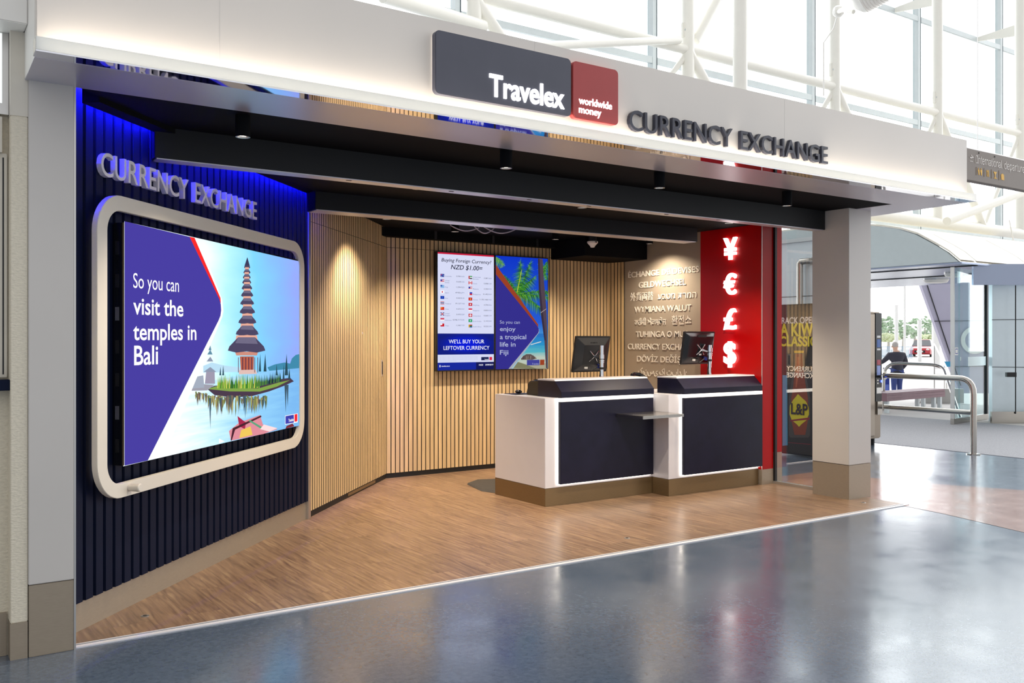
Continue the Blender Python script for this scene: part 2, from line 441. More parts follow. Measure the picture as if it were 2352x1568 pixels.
def grad(name, lo, hi, stops, strength=1.0, noise=0.0, nscale=(1, 1, 1), axis=2):
    """screen light that runs through colours with height (the picture on the screen)"""
    m = bpy.data.materials.new(name); m.use_nodes = True; n = m.node_tree; n.nodes.remove(n.nodes['Principled BSDF'])
    g = n.nodes.new('ShaderNodeNewGeometry'); sp = n.nodes.new('ShaderNodeSeparateXYZ'); n.links.new(g.outputs['Position'], sp.inputs[0])
    mr_ = n.nodes.new('ShaderNodeMapRange'); mr_.inputs['From Min'].default_value = lo; mr_.inputs['From Max'].default_value = hi
    n.links.new(sp.outputs[axis], mr_.inputs[0]); src = mr_.outputs[0]
    if noise:
        mp = n.nodes.new('ShaderNodeMapping'); mp.inputs['Scale'].default_value = nscale; n.links.new(g.outputs['Position'], mp.inputs[0])
        nz = n.nodes.new('ShaderNodeTexNoise'); nz.inputs['Scale'].default_value = 1.0; nz.inputs['Detail'].default_value = 4; n.links.new(mp.outputs[0], nz.inputs['Vector'])
        ma = n.nodes.new('ShaderNodeMath'); ma.operation = 'MULTIPLY_ADD'; ma.inputs[1].default_value = noise
        of = n.nodes.new('ShaderNodeMath'); of.operation = 'SUBTRACT'; of.inputs[1].default_value = noise * .5
        n.links.new(nz.outputs[0], ma.inputs[0]); n.links.new(src, ma.inputs[2]); n.links.new(ma.outputs[0], of.inputs[0]); src = of.outputs[0]
    rp = ramp(n, stops); n.links.new(src, rp.inputs[0])
    e = n.nodes.new('ShaderNodeEmission'); e.inputs[1].default_value = strength; n.links.new(rp.outputs[0], e.inputs[0])
    n.links.new(e.outputs[0], n.nodes['Material Output'].inputs[0]); return m
def spot(name, p, target, watts, parent, angle=108, blend=0.9, color=WARM, radius=0.03):
    l = bpy.data.lights.new(name, 'SPOT'); l.energy = watts; l.color = color; l.spot_size = math.radians(angle); l.spot_blend = blend; l.shadow_soft_size = radius
    o = bpy.data.objects.new(name, l); COL.objects.link(o); o.parent = parent
    o.location = Vector(p) - (Vector(parent.location) if parent else Vector())
    o.rotation_euler = (Vector(target) - Vector(p)).to_track_quat('-Z', 'Y').to_euler(); return o

# =================================================================== THE SETTING
S = 2.634
NV = Fr(0.742, 4.908, 45.75)            # navy display wall
WA = Fr(2.7714, 6.9968, 46.5)           # slatted wall beside it, with the hidden door
BK = Fr(4.2108, 8.515, 0)               # slatted back wall
RW = Fr(7.29, 8.27, -90)                # greige side wall with the lettering
RP = Fr(7.11, 6.85, -90)                # red side panel
FA = Fr(0, 4.24, 0)                     # fascia
RWL = 1.45
# floors
struct(MB().sheet([(-9, -9, 0), (11.33, -9, 0), (11.33, 24, 0), (-9, 24, 0)]).build('floor', M_BLUE, base=(0, 0, 0)))
def trimY(x): return 4.655 - 0.0116 * (x - 0.7)
struct(MB().hexa([(.70, trimY(.7) + .056, 0), (7.33, trimY(7.3) + .056, 0), (7.33, 6.0, 0), (7.25, 8.6, 0), (4.2, 8.6, 0), (2.7, 7.1, 0), (.70, 4.93, 0)],
                 [(.70, trimY(.7) + .056, .004), (7.33, trimY(7.3) + .056, .004), (7.33, 6.0, .004), (7.25, 8.6, .004), (4.2, 8.6, .004), (2.7, 7.1, .004), (.70, 4.93, .004)]).build('floor', M_WOODF, base=(0, 0, 0)))
struct(MB().sheet([(6.75, 2.5, .0015), (7.2, 4.2, .0015), (7.5, 6.3, .0015), (8.3, 6.3, .0015), (8.55, 5.2, .0015), (9.5, 3.3, .0015)]).build('floor', M_TERRA, base=(0, 0, 0)))
struct(MB().box(11.33, 15.6, -2, 13, 0, .004).build('floor', M_CARPET, base=(11.33, 0, 0)))
o = MB()
for a, b, z in ((.0, .032, .006), (.046, .056, .006)):
    o.hexa([(.695, trimY(.7) + a, 0), (7.33, trimY(7.33) + a, 0), (7.33, trimY(7.33) + b, 0), (.695, trimY(.7) + b, 0)],
           [(.695, trimY(.7) + a, z), (7.33, trimY(7.33) + a, z), (7.33, trimY(7.33) + b, z), (.695, trimY(.7) + b, z)])
t1 = struct(o.build('trim_1', mat('threshold_strip', 'e4e2e6', .35, .15)))
struct(MB().hexa([(.695, trimY(.7) + .032, 0), (7.33, trimY(7.33) + .032, 0), (7.33, trimY(7.33) + .046, 0), (.695, trimY(.7) + .046, 0)],
                 [(.695, trimY(.7) + .032, .003), (7.33, trimY(7.33) + .032, .003), (7.33, trimY(7.33) + .046, .003), (.695, trimY(.7) + .046, .003)]).build('groove', M_BLACK, t1))
# navy corrugated wall
def corrugated(fr, u0, u1, w0, w1, pitch=0.081, d=0.016, ph=0.113):
    us = []; k = math.floor((u0 - ph) / pitch)
    while ph + k * pitch < u1:
        s_ = ph + k * pitch
        us += [(s_, .0), (s_ + .006, d), (s_ + .062, d), (s_ + .067, 0.002), (s_ + .071, .0)]
        k += 1
    us = [(min(max(u, u0), u1), v) for u, v in us]
    mb = MB(); n = len(us)
    mb.raw([fr.P(u, .006 + v, w0) for u, v in us] + [fr.P(u, .006 + v, w1) for u, v in us], [[i, i + 1, n + i + 1, n + i] for i in range(n - 1)])
    mb.raw([fr.P(u, .001 + v, w0) for u, v in us] + [fr.P(u, .006 + v, w0) for u, v in us], [[i, i + 1, n + i + 1, n + i] for i in range(n - 1)])
    return mb
struct(MB().fbox(NV, -.25, 2.86, -.10, 0.0, 0, 2.76).build('wall_left', M_NAVY))
struct(corrugated(NV, -.06, 2.835, .150, 2.74).build('wall_left', M_NAVY))
struct(MB().fbox(NV, -.06, 2.835, 0.0, .005, 0.004, .150).build('baseboard_left', M_GREYM))
struct(MB().fbox(NV, 2.835, 2.885, -.02, .028, 0.004, 2.60).build('trim_2', M_ALU, bevel=.002))
# slatted walls: backing board and slats
def slats(fr, u0, u1, w0, w1, pitch, wd, d=.014, v=0.0, ph=0.0):
    mb = MB(); u = u0 + ph
    while u < u1 - .004:
        mb.fbox(fr, u, min(u + wd, u1), v, v + d, w0, w1); u += pitch
    return mb
def veneer(o, fr):
    o.data.materials.append(M_BLACK)
    for p in o.data.polygons:
        if p.normal.dot(fr.n) < .8: p.material_index = 1
    return o
SEAM = 2.405
struct(MB().fbox(WA, -.02, 2.12, -.10, 0, 0, 2.76).build('wall_left', M_BLACK))
struct(veneer(slats(WA, .004, 2.09, SEAM + .004, 2.70, .0505, .038).build('wall_left', M_SLAT), WA))
door = struct(veneer(slats(WA, .004, 2.09, .055, SEAM, .0505, .038).build('door_1', M_SLAT), WA))
hp = WA.uv(878, 845, .016)
h = MB().fbox(WA, hp[0] - .022, hp[0] + .022, .012, .017, hp[1] - .085, hp[1] + .085)
door_h = h.build('door_handle', M_ALU, door, bevel=.002, label='flush silver pull plate')
MB().fbox(WA, hp[0] - .010, hp[0] + .012, .0171, .0178, hp[1] - .065, hp[1] + .065).build('finger_recess', M_BLACK, door_h)
lp = WA.uv(833, 765, .016)
MB().lathe([(.011, 0), (.011, .006), (.004, .0065)], WA.P(lp[0], .012, lp[1]), 14, WA.n).build('lock_cylinder', M_ALU, door)
struct(MB().fbox(WA, 0, 2.09, 0, .008, .004, .055).build('baseboard_left', M_BLACK))
vent = MB().fbox(WA, .92, 1.72, .008, .011, .018, .045).build('door_seal', M_TAUPE, None)
struct(vent); vent.name = 'trim_3'
struct(MB().fbox(BK, -.02, 3.14, -.10, 0, 0, 2.76).build('wall_back', M_BLACK))
struct(veneer(slats(BK, .012, 3.04, .055, SEAM, .0515, .0415).build('wall_back', M_SLAT), BK))
struct(veneer(slats(BK, .012, 3.04, SEAM + .004, 2.70, .0515, .0415).build('wall_back', M_SLAT), BK))
struct(MB().fbox(BK, 0, 3.04, 0, .008, .004, .055).build('baseboard_back', M_BLACK))
CN = Fr(7.243, 8.515, -78)
struct(MB().fbox(CN, 0, .26, -.06, -.001, 0, 2.7).build('wall_right', M_BLACK))
struct(veneer(slats(CN, .004, .25, .055, 2.7, .0505, .040).build('wall_right', M_SLAT), CN))
# greige side wall, red panel beside it
struct(MB().fbox(RW, 0, RWL, -.10, 0, 0, 2.76).build('wall_right', M_BEIGE))
rp = struct(MB().fbox(RP, 0, .83, -.17, 0, .155, 2.66).build('wall_right', M_RED, bevel=.002))
struct(MB().fbox(RP, 0, .83, -.17, -.001, .004, .155).build('baseboard_right', M_GREYM))
struct(MB().box(7.312, 7.425, 6.03, 6.6, .312, 2.62).build('wall_right', M_RED, bevel=.002)); struct(MB().box(7.312, 7.425, 6.03, 6.6, .0, .310).build('baseboard_right', M_GREYM))
MB().fbox(RP, .826, .832, -.004, .0015, .155, 2.60).build('edge_strip', M_ALU, rp)
# glazed side bay between the red panel and the column
g = struct(MB().box(7.296, 7.304, 5.415, 6.02, .03, 2.62).build('window_1', M_GLASS))
MB().box(7.275, 7.325, 5.415, 6.02, .004, .03).build('sill', M_ALU, g)
MB().box(7.285, 7.315, 6.00, 6.02, .03, 2.62).build('frame', M_BLACK, g)
a = Fr(7.304, 6.0, -90)
for s_, xl, xr, yb in (('CURRENCY', 1807, 1874, 851), ('EXCHANGE', 1807, 1876, 866)):
    pl_ = [a.uv(xl, yb), a.uv(xr, yb)]
    flat_text('glass_lettering', s_, a, pl_[0][0], pl_[1][0], pl_[0][1], .046, .0012, M_LETW, g, bold=.012, mirror=True)

# ceiling
def nvx(Y, v): # X of the navy-wall parallel at distance v for a given Y
    p = NV.P(0, v, 0); return p.x + (Y - p.y) / math.tan(math.radians(45.75))
e1 = NV.P(2.88, .15, 0)
poly = [(nvx(4.655, .15), 4.655), (7.2, 4.655), (7.2, 5.27), (7.34, 5.27), (7.34, 8.6), (4.15, 8.6), (e1.x - .05, e1.y + .14), (e1.x, e1.y)]
struct(MB().hexa([(x, y, S) for x, y in poly], [(x, y, S + .06) for x, y in poly]).build('ceiling', M_BLACKC))
poly2 = [(nvx(5.37, .17), 5.37), (7.105, 5.37), (7.105, 8.5), (4.25, 8.5), (e1.x + .04, e1.y + .1), (e1.x, e1.y - .03)]
struct(MB().hexa([(x, y, 2.598) for x, y in poly2], [(x, y, S) for x, y in poly2]).build('ceiling', M_BLACKC))
struct(MB().box(.5, 7.7, 4.3, 8.75, 2.80, 2.86).build('ceiling', M_BLACKC))
tr = struct(MB().fbox(NV, -.04, 2.93, .056, .150, 2.606, 2.76).build('trim_4', M_BLACKC))  # cornice filled in towards the wall, an added baffle narrowing the blue light
MB().fbox(NV, -.1, 2.95, -.02, .150, 2.76, 2.79).build('cove_lid', M_BLACKC, tr)
MB().fbox(NV, .0, 2.86, .042, .052, 2.715, 2.730).build('blue_light_strip', em((0.006, 0.005, 1.0), 1900.0), tr, label='blue LED strip')
# boxed bulkheads over the back wall
struct(MB().box(4.016, 6.352, 8.385, 8.53, 2.512, 2.60).build('ceiling', M_BLACKC))
struct(MB().box(6.352, 7.285, 7.87, 8.53, 2.386, 2.60).build('ceiling', M_BLACKC))
for X in (4.72, 5.45, 6.05):
    struct(MB().box(X, X + .03, 8.378, 8.386, 2.512, 2.598).build('trim_5', M_BLACK))

# columns
def column(x0, x1, y0, y1, zp, label, post=True):
    t = thing('column', label, 'column', ((x0 + x1) / 2, (y0 + y1) / 2, 0))
    MB().box(x0 + .002, x1 - .002, y0 + .002, y1 - .002, 0, zp).build('plinth', M_GREYM, t, bevel=.002, label='champagne metal plinth')
    MB().box(x0, x1, y0, y1, zp + .003, S).build('cladding', M_CLAD, t, bevel=.003)
    return t
lc = column(.499, .690, 4.640, 4.93, .327, 'pale grey clad column at the left end of the shopfront, navy wall behind it')
MB().box(.688, .697, 4.640, 4.66, 0, S).build('edge_trim', M_ALU, lc)
column(7.095, 7.424, 5.016, 5.411, .312, 'pale grey clad square column at the right end of the shopfront')

# fascia
f = thing('fascia', 'long white shopfront fascia with a glowing ledge along its foot', 'fascia', (4.0, 4.24, S))
MB().box(.485, 7.655, 4.24, 4.29, 2.66, 3.172).build('panel', M_FASC, f, bevel=.003)
MB().box(.485, .50, 4.29, 4.95, S, 3.172).build('side_return', M_WHITE, f)
MB().box(7.64, 7.655, 4.29, 8.8, S, 3.172).build('side_return', M_WHITE, f)
MB().box(.50, 7.64, 4.29, 8.8, 3.13, 3.172).build('roof_sheet', M_WHITE, f)
MB().box(.474, 7.645, 4.15, 4.162, S + .002, 2.692).build('ledge', M_LEDGE, f, bevel=.002)
MB().box(.474, .482, 4.162, 4.24, S + .002, 2.692).build('ledge_end', M_LEDGE, f)
MB().box(.52, 7.60, 4.178, 4.190, 2.640, 2.650).build('light_strip', em((1.0, .90, .76), 34.0), f, label='warm white LED strip in the ledge')
MB().box(.474, 7.645, 4.15, 4.240, S - .004, S + .002).build('mirror_strip', M_MIRROR, f, label='polished steel underside strip')
q = [(.480, 4.246), (7.655, 4.246), (7.747, 5.23), (7.2, 5.23), (7.2, 4.655), (.487, 4.655)]
MB().hexa([(x, y, S - .004) for x, y in q], [(x, y, S + .0) for x, y in q]).build('soffit', M_BRUSH, f, label='brushed steel soffit')
MB().box(3.05, 3.052, 4.2395, 4.2402, 2.69, 3.172).build('panel_joint', M_CLAD, f)
MB().box(1.245, 1.247, 4.2393, 4.2402, 2.69, 3.172).build('panel_joint', M_CLAD, f)
MB().box(5.25, 5.252, 4.2393, 4.2402, 2.69, 3.172).build('panel_joint', M_CLAD, f)

# black beams across the ceiling
def beam(x0, x1, y0, y1, label, clips):
    t = thing('ceiling_beam', label, 'beam', ((x0 + x1) / 2, y0, 2.456))
    MB().box(x0, x1, y0, y1, 2.460, S).build('casing', mat('black_beam', '1a1b1e', .5, spec=.35), t, bevel=.002)
    MB().box(x0 + .01, x1 - .02, y0 + .004, y1 - .004, 2.454, 2.460).build('metal_soffit', M_BRUSH, t, label='brushed metal underside strip')
    for c in clips: MB().box(c, c + .035, y0 + .03, y0 + .045, 2.452, 2.4545).build('clip', M_BLACK, t)
beam(1.19, 7.09, 5.265, 5.375, 'front black ceiling beam with a pale metal underside, nearest the fascia', (2.35, 3.1, 3.75, 4.3, 5.1, 5.7))
beam(2.69, 6.86, 6.65, 6.83, 'rear black ceiling beam with a pale metal underside, above the counters', ())

# =================================================================== SIGNS ON THE FASCIA
def rrect(u0, u1, w0, w1, r, n=5):
    out = []
    for cx, cw, a0 in ((u1 - r, w0 + r, -90), (u1 - r, w1 - r, 0), (u0 + r, w1 - r, 90), (u0 + r, w0 + r, 180)):
        for k in range(n + 1):
            a_ = math.radians(a0 + 90 * k / n); out.append((cx + r * math.cos(a_), cw + r * math.sin(a_)))
    return out
M_SIGN = mat('navy_sign_face', '4a4b58', 0.4, noise=0.04); M_SIGNR = mat('red_sign_face', 'a63b3b', 0.4, noise=0.03)
t = thing('illuminated_sign', 'dark slate sign panel on the white fascia with a glowing white shop name', 'sign', (2.82, 4.19, 2.755))
MB().fprism(FA, rrect(2.366, 3.279, 2.757, 3.095, .028), .012, .05).build('panel', M_SIGN, t, bevel=.003)
MB().fprism(FA, rrect(2.375, 3.27, 2.766, 3.086, .024), .002, .012).build('halo_light', em((1, .92, .85), 2.0), t)
b0 = FA.uv(1124, 219, .053); b1 = FA.uv(1296, 250.5, .053)
letters(t, 'Travelex', FA, b0[0], b1[0], b1[1] + .002, .117, .05, .058, em((1.0, .99, 1.0), 3.4), bold=.019)
t = thing('illuminated_sign', 'small red sign panel on the fascia with two glowing white words', 'sign', (3.465, 4.19, 2.755))
MB().fprism(FA, rrect(3.291, 3.644, 2.754, 3.090, .028), .012, .05).build('panel', M_SIGNR, t, bevel=.003)
MB().fprism(FA, rrect(3.30, 3.635, 2.763, 3.081, .024), .002, .012).build('halo_light', em((1, .12, .06), 2.5), t)
b0 = FA.uv(1330, 237.6, .053); b1 = FA.uv(1405.5, 253, .053)
letters(t, 'worldwide', FA, b0[0], b1[0], b0[1], .042, .05, .055, em((1.0, .97, .97), 2.6), bold=.008)
b2 = FA.uv(1330, 258.3, .053); b3 = FA.uv(1381, 264, .053)
letters(t, 'money', FA, b2[0], b3[0], b2[1], .042, .05, .055, em((1.0, .97, .97), 2.6), bold=.008)
t = thing('sign_lettering', 'large raised navy capitals on the white fascia, right of the red panel', 'lettering', (4.7, 4.2, 2.745))
for s_, x0, x1 in (('CURRENCY', 1450, 1687), ('EXCHANGE', 1706, 1906)):
    letters(t, s_, FA, FA.uv(x0, 300, .045)[0], FA.uv(x1, 360, .045)[0], 2.748, .124, .004, .030, M_LETN, bold=.004)
# =================================================================== NAVY WALL: lettering, frame, LED display
t = thing('sign_lettering', 'raised silver capitals washed with blue light on the navy ribbed wall', 'lettering', NV.P(1.0, .03, 2.285))
for s_, x0, x1 in (('CURRENCY', 240, 440), ('EXCHANGE', 455, 596)):
    letters(t, s_, NV, NV.uv(x0, 400, .07)[0], NV.uv(x1, 480, .07)[0], 2.284, .118, .024, .052, M_LETS, bold=.006)
fr_ = thing('display_frame', 'pearl white rounded frame around the large LED display on the navy wall', 'frame', NV.P(1.3, .08, .63))
outer = rrect(.015, 2.585, .632, 2.190, .20, 10); inner = rrect(.098, 2.503, .705, 2.112, .115, 10)
mb = MB(); n = len(outer)
vs = [NV.P(u, .068, w_) for u, w_ in outer] + [NV.P(u, .100, w_) for u, w_ in outer] + [NV.P(u, .068, w_) for u, w_ in inner] + [NV.P(u, .100, w_) for u, w_ in inner]
fs = []
for i in range(n):
    j = (i + 1) % n
    fs += [[i, j, n + j, n + i], [2 * n + j, 2 * n + i, 3 * n + i, 3 * n + j], [n + i, n + j, 3 * n + j, 3 * n + i], [j, i, 2 * n + i, 2 * n + j]]
mb.raw(vs, fs).build('rounded_frame', M_FRAME, fr_, bevel=.002, smooth=True)
pu, pw = NV.uv(297, 1119, .1)
MB().lathe([(.017, 0), (.020, .004), (.020, .045), (.0215, .048), (.0215, .062), (.018, .066)], NV.P(pu, .10, pw), 20, NV.n).build('sensor_peg', M_FRAME, fr_, smooth=True)
for u_, w_ in ((.35, .67), (2.2, .67), (.35, 2.15), (2.2, 2.15)):
    MB().lathe([(.014, 0), (.014, .045)], NV.P(u_, .024, w_), 10, NV.n).build('standoff', M_ALU, fr_)
led = thing('led_display', 'large LED display showing a lakeside pagoda beside a purple travel message', 'display', NV.P(1.37, .05, .79))
cab_ = MB().fbox(NV, .252, 2.487, .030, .088, .792, 2.058).build('cabinet', M_BLKG, led, bevel=.002)
for k in range(7):
    MB().fbox(NV, .2505, .2525, .040, .062, .86 + .172 * k, .93 + .172 * k).build('side_slot', M_ALU if k % 3 == 1 else M_BLACK, cab_)
MB().fbox(NV, .2515, .257, .080, .0885, .792, 2.058).build('edge_strip', mat('bronze_edge', '5a4a36', .5), cab_)
A = Art(NV, .0905, strength=1.12)
sky = grad('lake_sky', 1.55, 2.50, [(0, 'f2fdff'), (.22, 'b4f0ff'), (.5, '7fd2fb'), (.8, '86b6f6'), (1.0, '93a6f2')], 1.12, .30, (1.4, 1.4, 5), axis=0)
wat = grad('lake_water', 1.35, 2.50, [(0, 'f4fcff'), (.3, 'c2ecfd'), (.6, '8ecbf3'), (1, '79b4ea')], 1.12, .45, (2.5, 2.5, 40), axis=0)
TLp, TRp, BRp, BLp = (285.5, 508), (687, 600), (687, 977), (285.5, 1069)
def zp(x, y): return (250 + x / 2.306, 480 + y / 2.306)
A.poly([TLp, TRp, BRp, BLp], sky)
A.poly([zp(425, 945), zp(560, 905), zp(760, 870), zp(900, 850), zp(1008, 838), zp(1008, 1146), zp(75, 1362)], wat)
A.poly([zp(900, 130), zp(1008, 275), zp(1008, 800), zp(960, 560)], 'a9c3fb'); A.polys.pop()
# far hills and trees
A.poly([zp(500, 830), zp(545, 812), zp(610, 828), zp(700, 838), zp(700, 862), zp(500, 866)], 'b5d8ec')
A.poly([zp(840, 838), zp(880, 822), zp(930, 812), zp(960, 818), zp(970, 790), zp(990, 772), zp(1008, 768), zp(1008, 842), zp(850, 856)], '3f86a6')
# island
A.poly([zp(520, 952), zp(560, 935), zp(640, 930), zp(800, 925), zp(880, 905), zp(960, 893), zp(980, 912), zp(930, 935), zp(850, 965), zp(760, 990), zp(660, 998), zp(560, 985)], '4a3a4a')
A.poly([zp(520, 952), zp(580, 935), zp(700, 948), zp(790, 950), zp(900, 918), zp(960, 905), zp(890, 940), zp(800, 966), zp(640, 965)], '7fa04a')
A.poly([zp(425, 940), zp(470, 925), zp(560, 930), zp(520, 960), zp(440, 962)], '9b9aa6')
random.seed(3)
for k in range(88):
    x = 575 + k * 2.5 + random.uniform(-2, 2); y0 = 950 - max(0, (x - 720)) * .03; h_ = random.uniform(45, 85)
    A.poly([zp(x, y0), zp(x + 7, y0 - 2), zp(x + 4 + random.uniform(-4, 4), y0 - h_)], random.choice(['3f7d2a', '6aa73a', '2f5e33', '93b843', 'c6c65a']), step=.3)
for k in range(26):
    x = 780 + k * 5.0; y0 = 940 - (x - 780) * .22
    A.poly([zp(x, y0), zp(x + 8, y0), zp(x + 4, y0 - random.uniform(35, 62))], random.choice(['25423a', '35594a', '1f3340', '4d7a3a']), step=.3)
for x, y0, h_, wd in ((800, 860, 95, 6), (827, 860, 95, 8), (888, 880, 60, 5), (940, 880, 115, 9), (925, 900, 80, 5), (955, 900, 60, 6), (605, 880, 55, 5), (590, 880, 45, 5)):
    A.poly([zp(x - wd, y0), zp(x + wd, y0), zp(x + 1, y0 - h_)], '2b4a58', step=.3)
# small shrine on the left
for y, hw in ((735, 8), (758, 14), (795, 18), (850, 34)):
    A.poly([zp(535 - hw, y + 12), zp(535 + hw, y + 12), zp(537, y - 14)], '5f8aa0' if y < 780 else '8a93a8', step=.3)
A.poly([zp(515, 862), zp(560, 862), zp(562, 925), zp(508, 925)], '9a94a8')
A.poly([zp(450, 890), zp(500, 880), zp(505, 945), zp(440, 950)], '9fa8b8')
# pagoda
tiers = [(732, 312, 15), (731, 340, 17), (730, 367, 19), (730, 394, 22), (731, 425, 26), (732, 463, 30), (732, 506, 34), (733, 552, 38), (733, 606, 44), (732, 668, 56), (729, 757, 92)]
A.poly([zp(694, 780), zp(768, 780), zp(766, 872), zp(700, 872)], 'b5604a')
for x in (706, 722, 738, 754): A.poly([zp(x, 785), zp(x + 5, 785), zp(x + 5, 868), zp(x, 868)], '5a3448', step=.3)
A.poly([zp(690, 852), zp(778, 850), zp(784, 872), zp(688, 875)], 'd9b8b0')
for x in (684, 770, 786): A.poly([zp(x, 785), zp(x + 4, 785), zp(x + 4, 865), zp(x, 865)], '6b5a68', step=.3)
for i, (x, y, hw) in enumerate(tiers):
    hw *= 1.08; th = hw * .70 + 9
    if i: A.poly([zp(x - hw * .55, y - th - 10), zp(x + hw * .55, y - th - 10), zp(x + hw * .62, y - th * .5), zp(x - hw * .62, y - th * .5)], 'e2a894', step=.4)
    A.poly([zp(x - hw * .62, y - 2), zp(x + hw * .62, y - 2), zp(x + hw * .55, y + hw * .18), zp(x - hw * .55, y + hw * .18)], 'c98a78', step=.4)
    A.poly([zp(x - hw, y - th * .10), zp(x - hw * .92, y - th * .38), zp(x - hw * .45, y - th), zp(x + hw * .45, y - th), zp(x + hw * .92, y - th * .38), zp(x + hw, y - th * .10), zp(x + hw * .55, y + 3), zp(x, y - th * .05), zp(x - hw * .55, y + 3)], '4b4560', step=.4)
    A.poly([zp(x - hw * .45, y - th), zp(x + hw * .45, y - th), zp(x + hw * .6, y - th * .55), zp(x - hw * .6, y - th * .6)], '6d6780', step=.4)
A.poly([zp(718, 300), zp(746, 300), zp(735, 262), zp(732, 254), zp(729, 266)], '3c3a58')
# reflections
for k in range(150):
    x = random.uniform(455, 830); y = random.uniform(985, 1010) if x > 520 else random.uniform(965, 985); h_ = random.uniform(20, 100) if 560 < x < 800 else random.uniform(15, 70)
    A.poly([zp(x, y), zp(x + 9, y), zp(x + 7, y + h_ * .6), zp(x + 4 + random.uniform(-3, 3), y + h_)], random.choice(['6e7a4a', '8f8a52', '6a5a58', '4a5a58', 'a9a36a', '7d6a5a']), step=.2)
for x, y, h_ in ((535, 1000, 165), (720, 990, 120), (690, 990, 80), (935, 930, 150), (945, 930, 120), (590, 1000, 80)):
    A.poly([zp(x - 6, y), zp(x + 6, y), zp(x + 2, y + h_)], '3f5666', step=.2)
# boat
A.poly([zp(635, 1175), zp(690, 1130), zp(800, 1090), zp(815, 1140), zp(892, 1165), zp(820, 1190), zp(645, 1226)], 'd98a96')
A.poly([zp(680, 1095), zp(725, 1130), zp(720, 1165), zp(690, 1150)], 'a3284a')
A.poly([zp(655, 1160), zp(805, 1092), zp(808, 1100), zp(668, 1168), zp(650, 1226), zp(644, 1226)], '4a2430')
A.poly([zp(700, 1170), zp(750, 1150), zp(760, 1195), zp(690, 1212)], 'e8c25a')
A.poly([zp(745, 1115), zp(830, 1165), zp(818, 1172), zp(740, 1122)], '5aa07a')
A.poly([zp(820, 1140), zp(892, 1160), zp(850, 1178), zp(800, 1165)], 'f3d7d9')
A.poly([zp(940, 1148), zp(972, 1135), zp(982, 1150), zp(935, 1163)], '7a2f3a')
A.poly([zp(583, 1215), zp(612, 1230), zp(583, 1240)], 'ffffff')
# purple message field with its white and red edge
A.poly([zp(455, 152), zp(474, 158), zp(600, 480), zp(606, 540), zp(600, 570), zp(290, 1312), zp(200, 1330), zp(560, 560), zp(560, 470)], 'fbfdff')
A.poly([zp(425, 146), zp(453, 152), zp(590, 470), zp(592, 500)], 'f02a2a')
A.poly([TLp, zp(427, 147), zp(585, 478), zp(592, 505), zp(594, 535), zp(590, 565), zp(580, 590), zp(205, 1331), BLp], '463c9c')
# corner badge
def zq(x, y): return (620 + x / 13.064, 940 + y / 13.064)
A.poly([zq(450, 185), zq(830, 118), zq(830, 385), zq(450, 458)], 'ffffff')
A.poly([zq(462, 200), zq(712, 155), zq(712, 395), zq(462, 438)], '3d3fa8')
A.poly([zq(730, 148), zq(818, 132), zq(818, 355), zq(730, 372)], 'ee2a36')
pic = A.build('picture', led)
W1 = em('ffffff', 1.1)
for s_, x0, x1, yb, ye, cp, bd in (('So you can', 306, 411, 661, 670, .078, .0), ('visit the', 306, 421, 721, 726, .088, .028), ('temples in', 306, 451, 779, 781, .088, .028), ('Bali', 308, 363, 837, 836, .100, .028)):
    a0 = NV.uv(x0, yb, .096); a1 = NV.uv(x1, ye, .096)
    words('caption', s_, NV, a0[0], a1[0], (a0[1] + a1[1]) / 2, cp, .0962, W1, led, bold=bd * .5)
a0 = NV.uv(*zq(552, 375), .095); a1 = NV.uv(*zq(708, 345), .095)
flat_text('badge_text', 'Travelex', NV, a0[0], a1[0], a0[1], .022, .0962, W1, led, bold=.02)

# =================================================================== DOWNLIGHTS
def downlight(p, label, watts, target=None, angle=108):
    t = thing('downlight', label, 'downlight', (p[0], p[1], 2.52), 'black tube downlights under the shop ceiling')
    x, y = p; mb = MB(); zt = S if y < 5.3 else 2.598
    mb.lathe([(.038, 0), (.039, .002), (.039, zt - 2.52), (.0385, zt - 2.52 + .0005)], (x, y, 2.52), 28)
    mb.f = mb.f[:-2]
    mb.build('tube', M_BLACKC, t, smooth=True)
    mb = MB().lathe([(.0385, .0005), (.031, .001), (.026, .018), (.0255, .019)], (x, y, 2.52), 28); mb.f = mb.f[:-2]
    mb.build('reflector', M_ALU, t, smooth=True)
    MB().lathe([(.0245, .0), (.0245, .003)], (x, y, 2.530), 20).build('lens', em((1, .86, .66), 6.0), t)
    spot('lamp', (x, y, 2.515), target or (x, y, 0), watts, t, angle=angle)
    return t
for (x, y), lb in zip(((1.52, 4.76), (3.16, 4.70), (4.47, 4.70), (5.91, 4.75)),
        ('tube downlight nearest the navy wall, behind the fascia, seen lit from below', 'tube downlight behind the fascia under the dark slate sign',
         'tube downlight behind the fascia under the letters of CURRENCY', 'tube downlight behind the fascia nearest the right hand column')):
    downlight((x, y), lb, SPOT_W * .8, (x + .1, y + .35, 0))
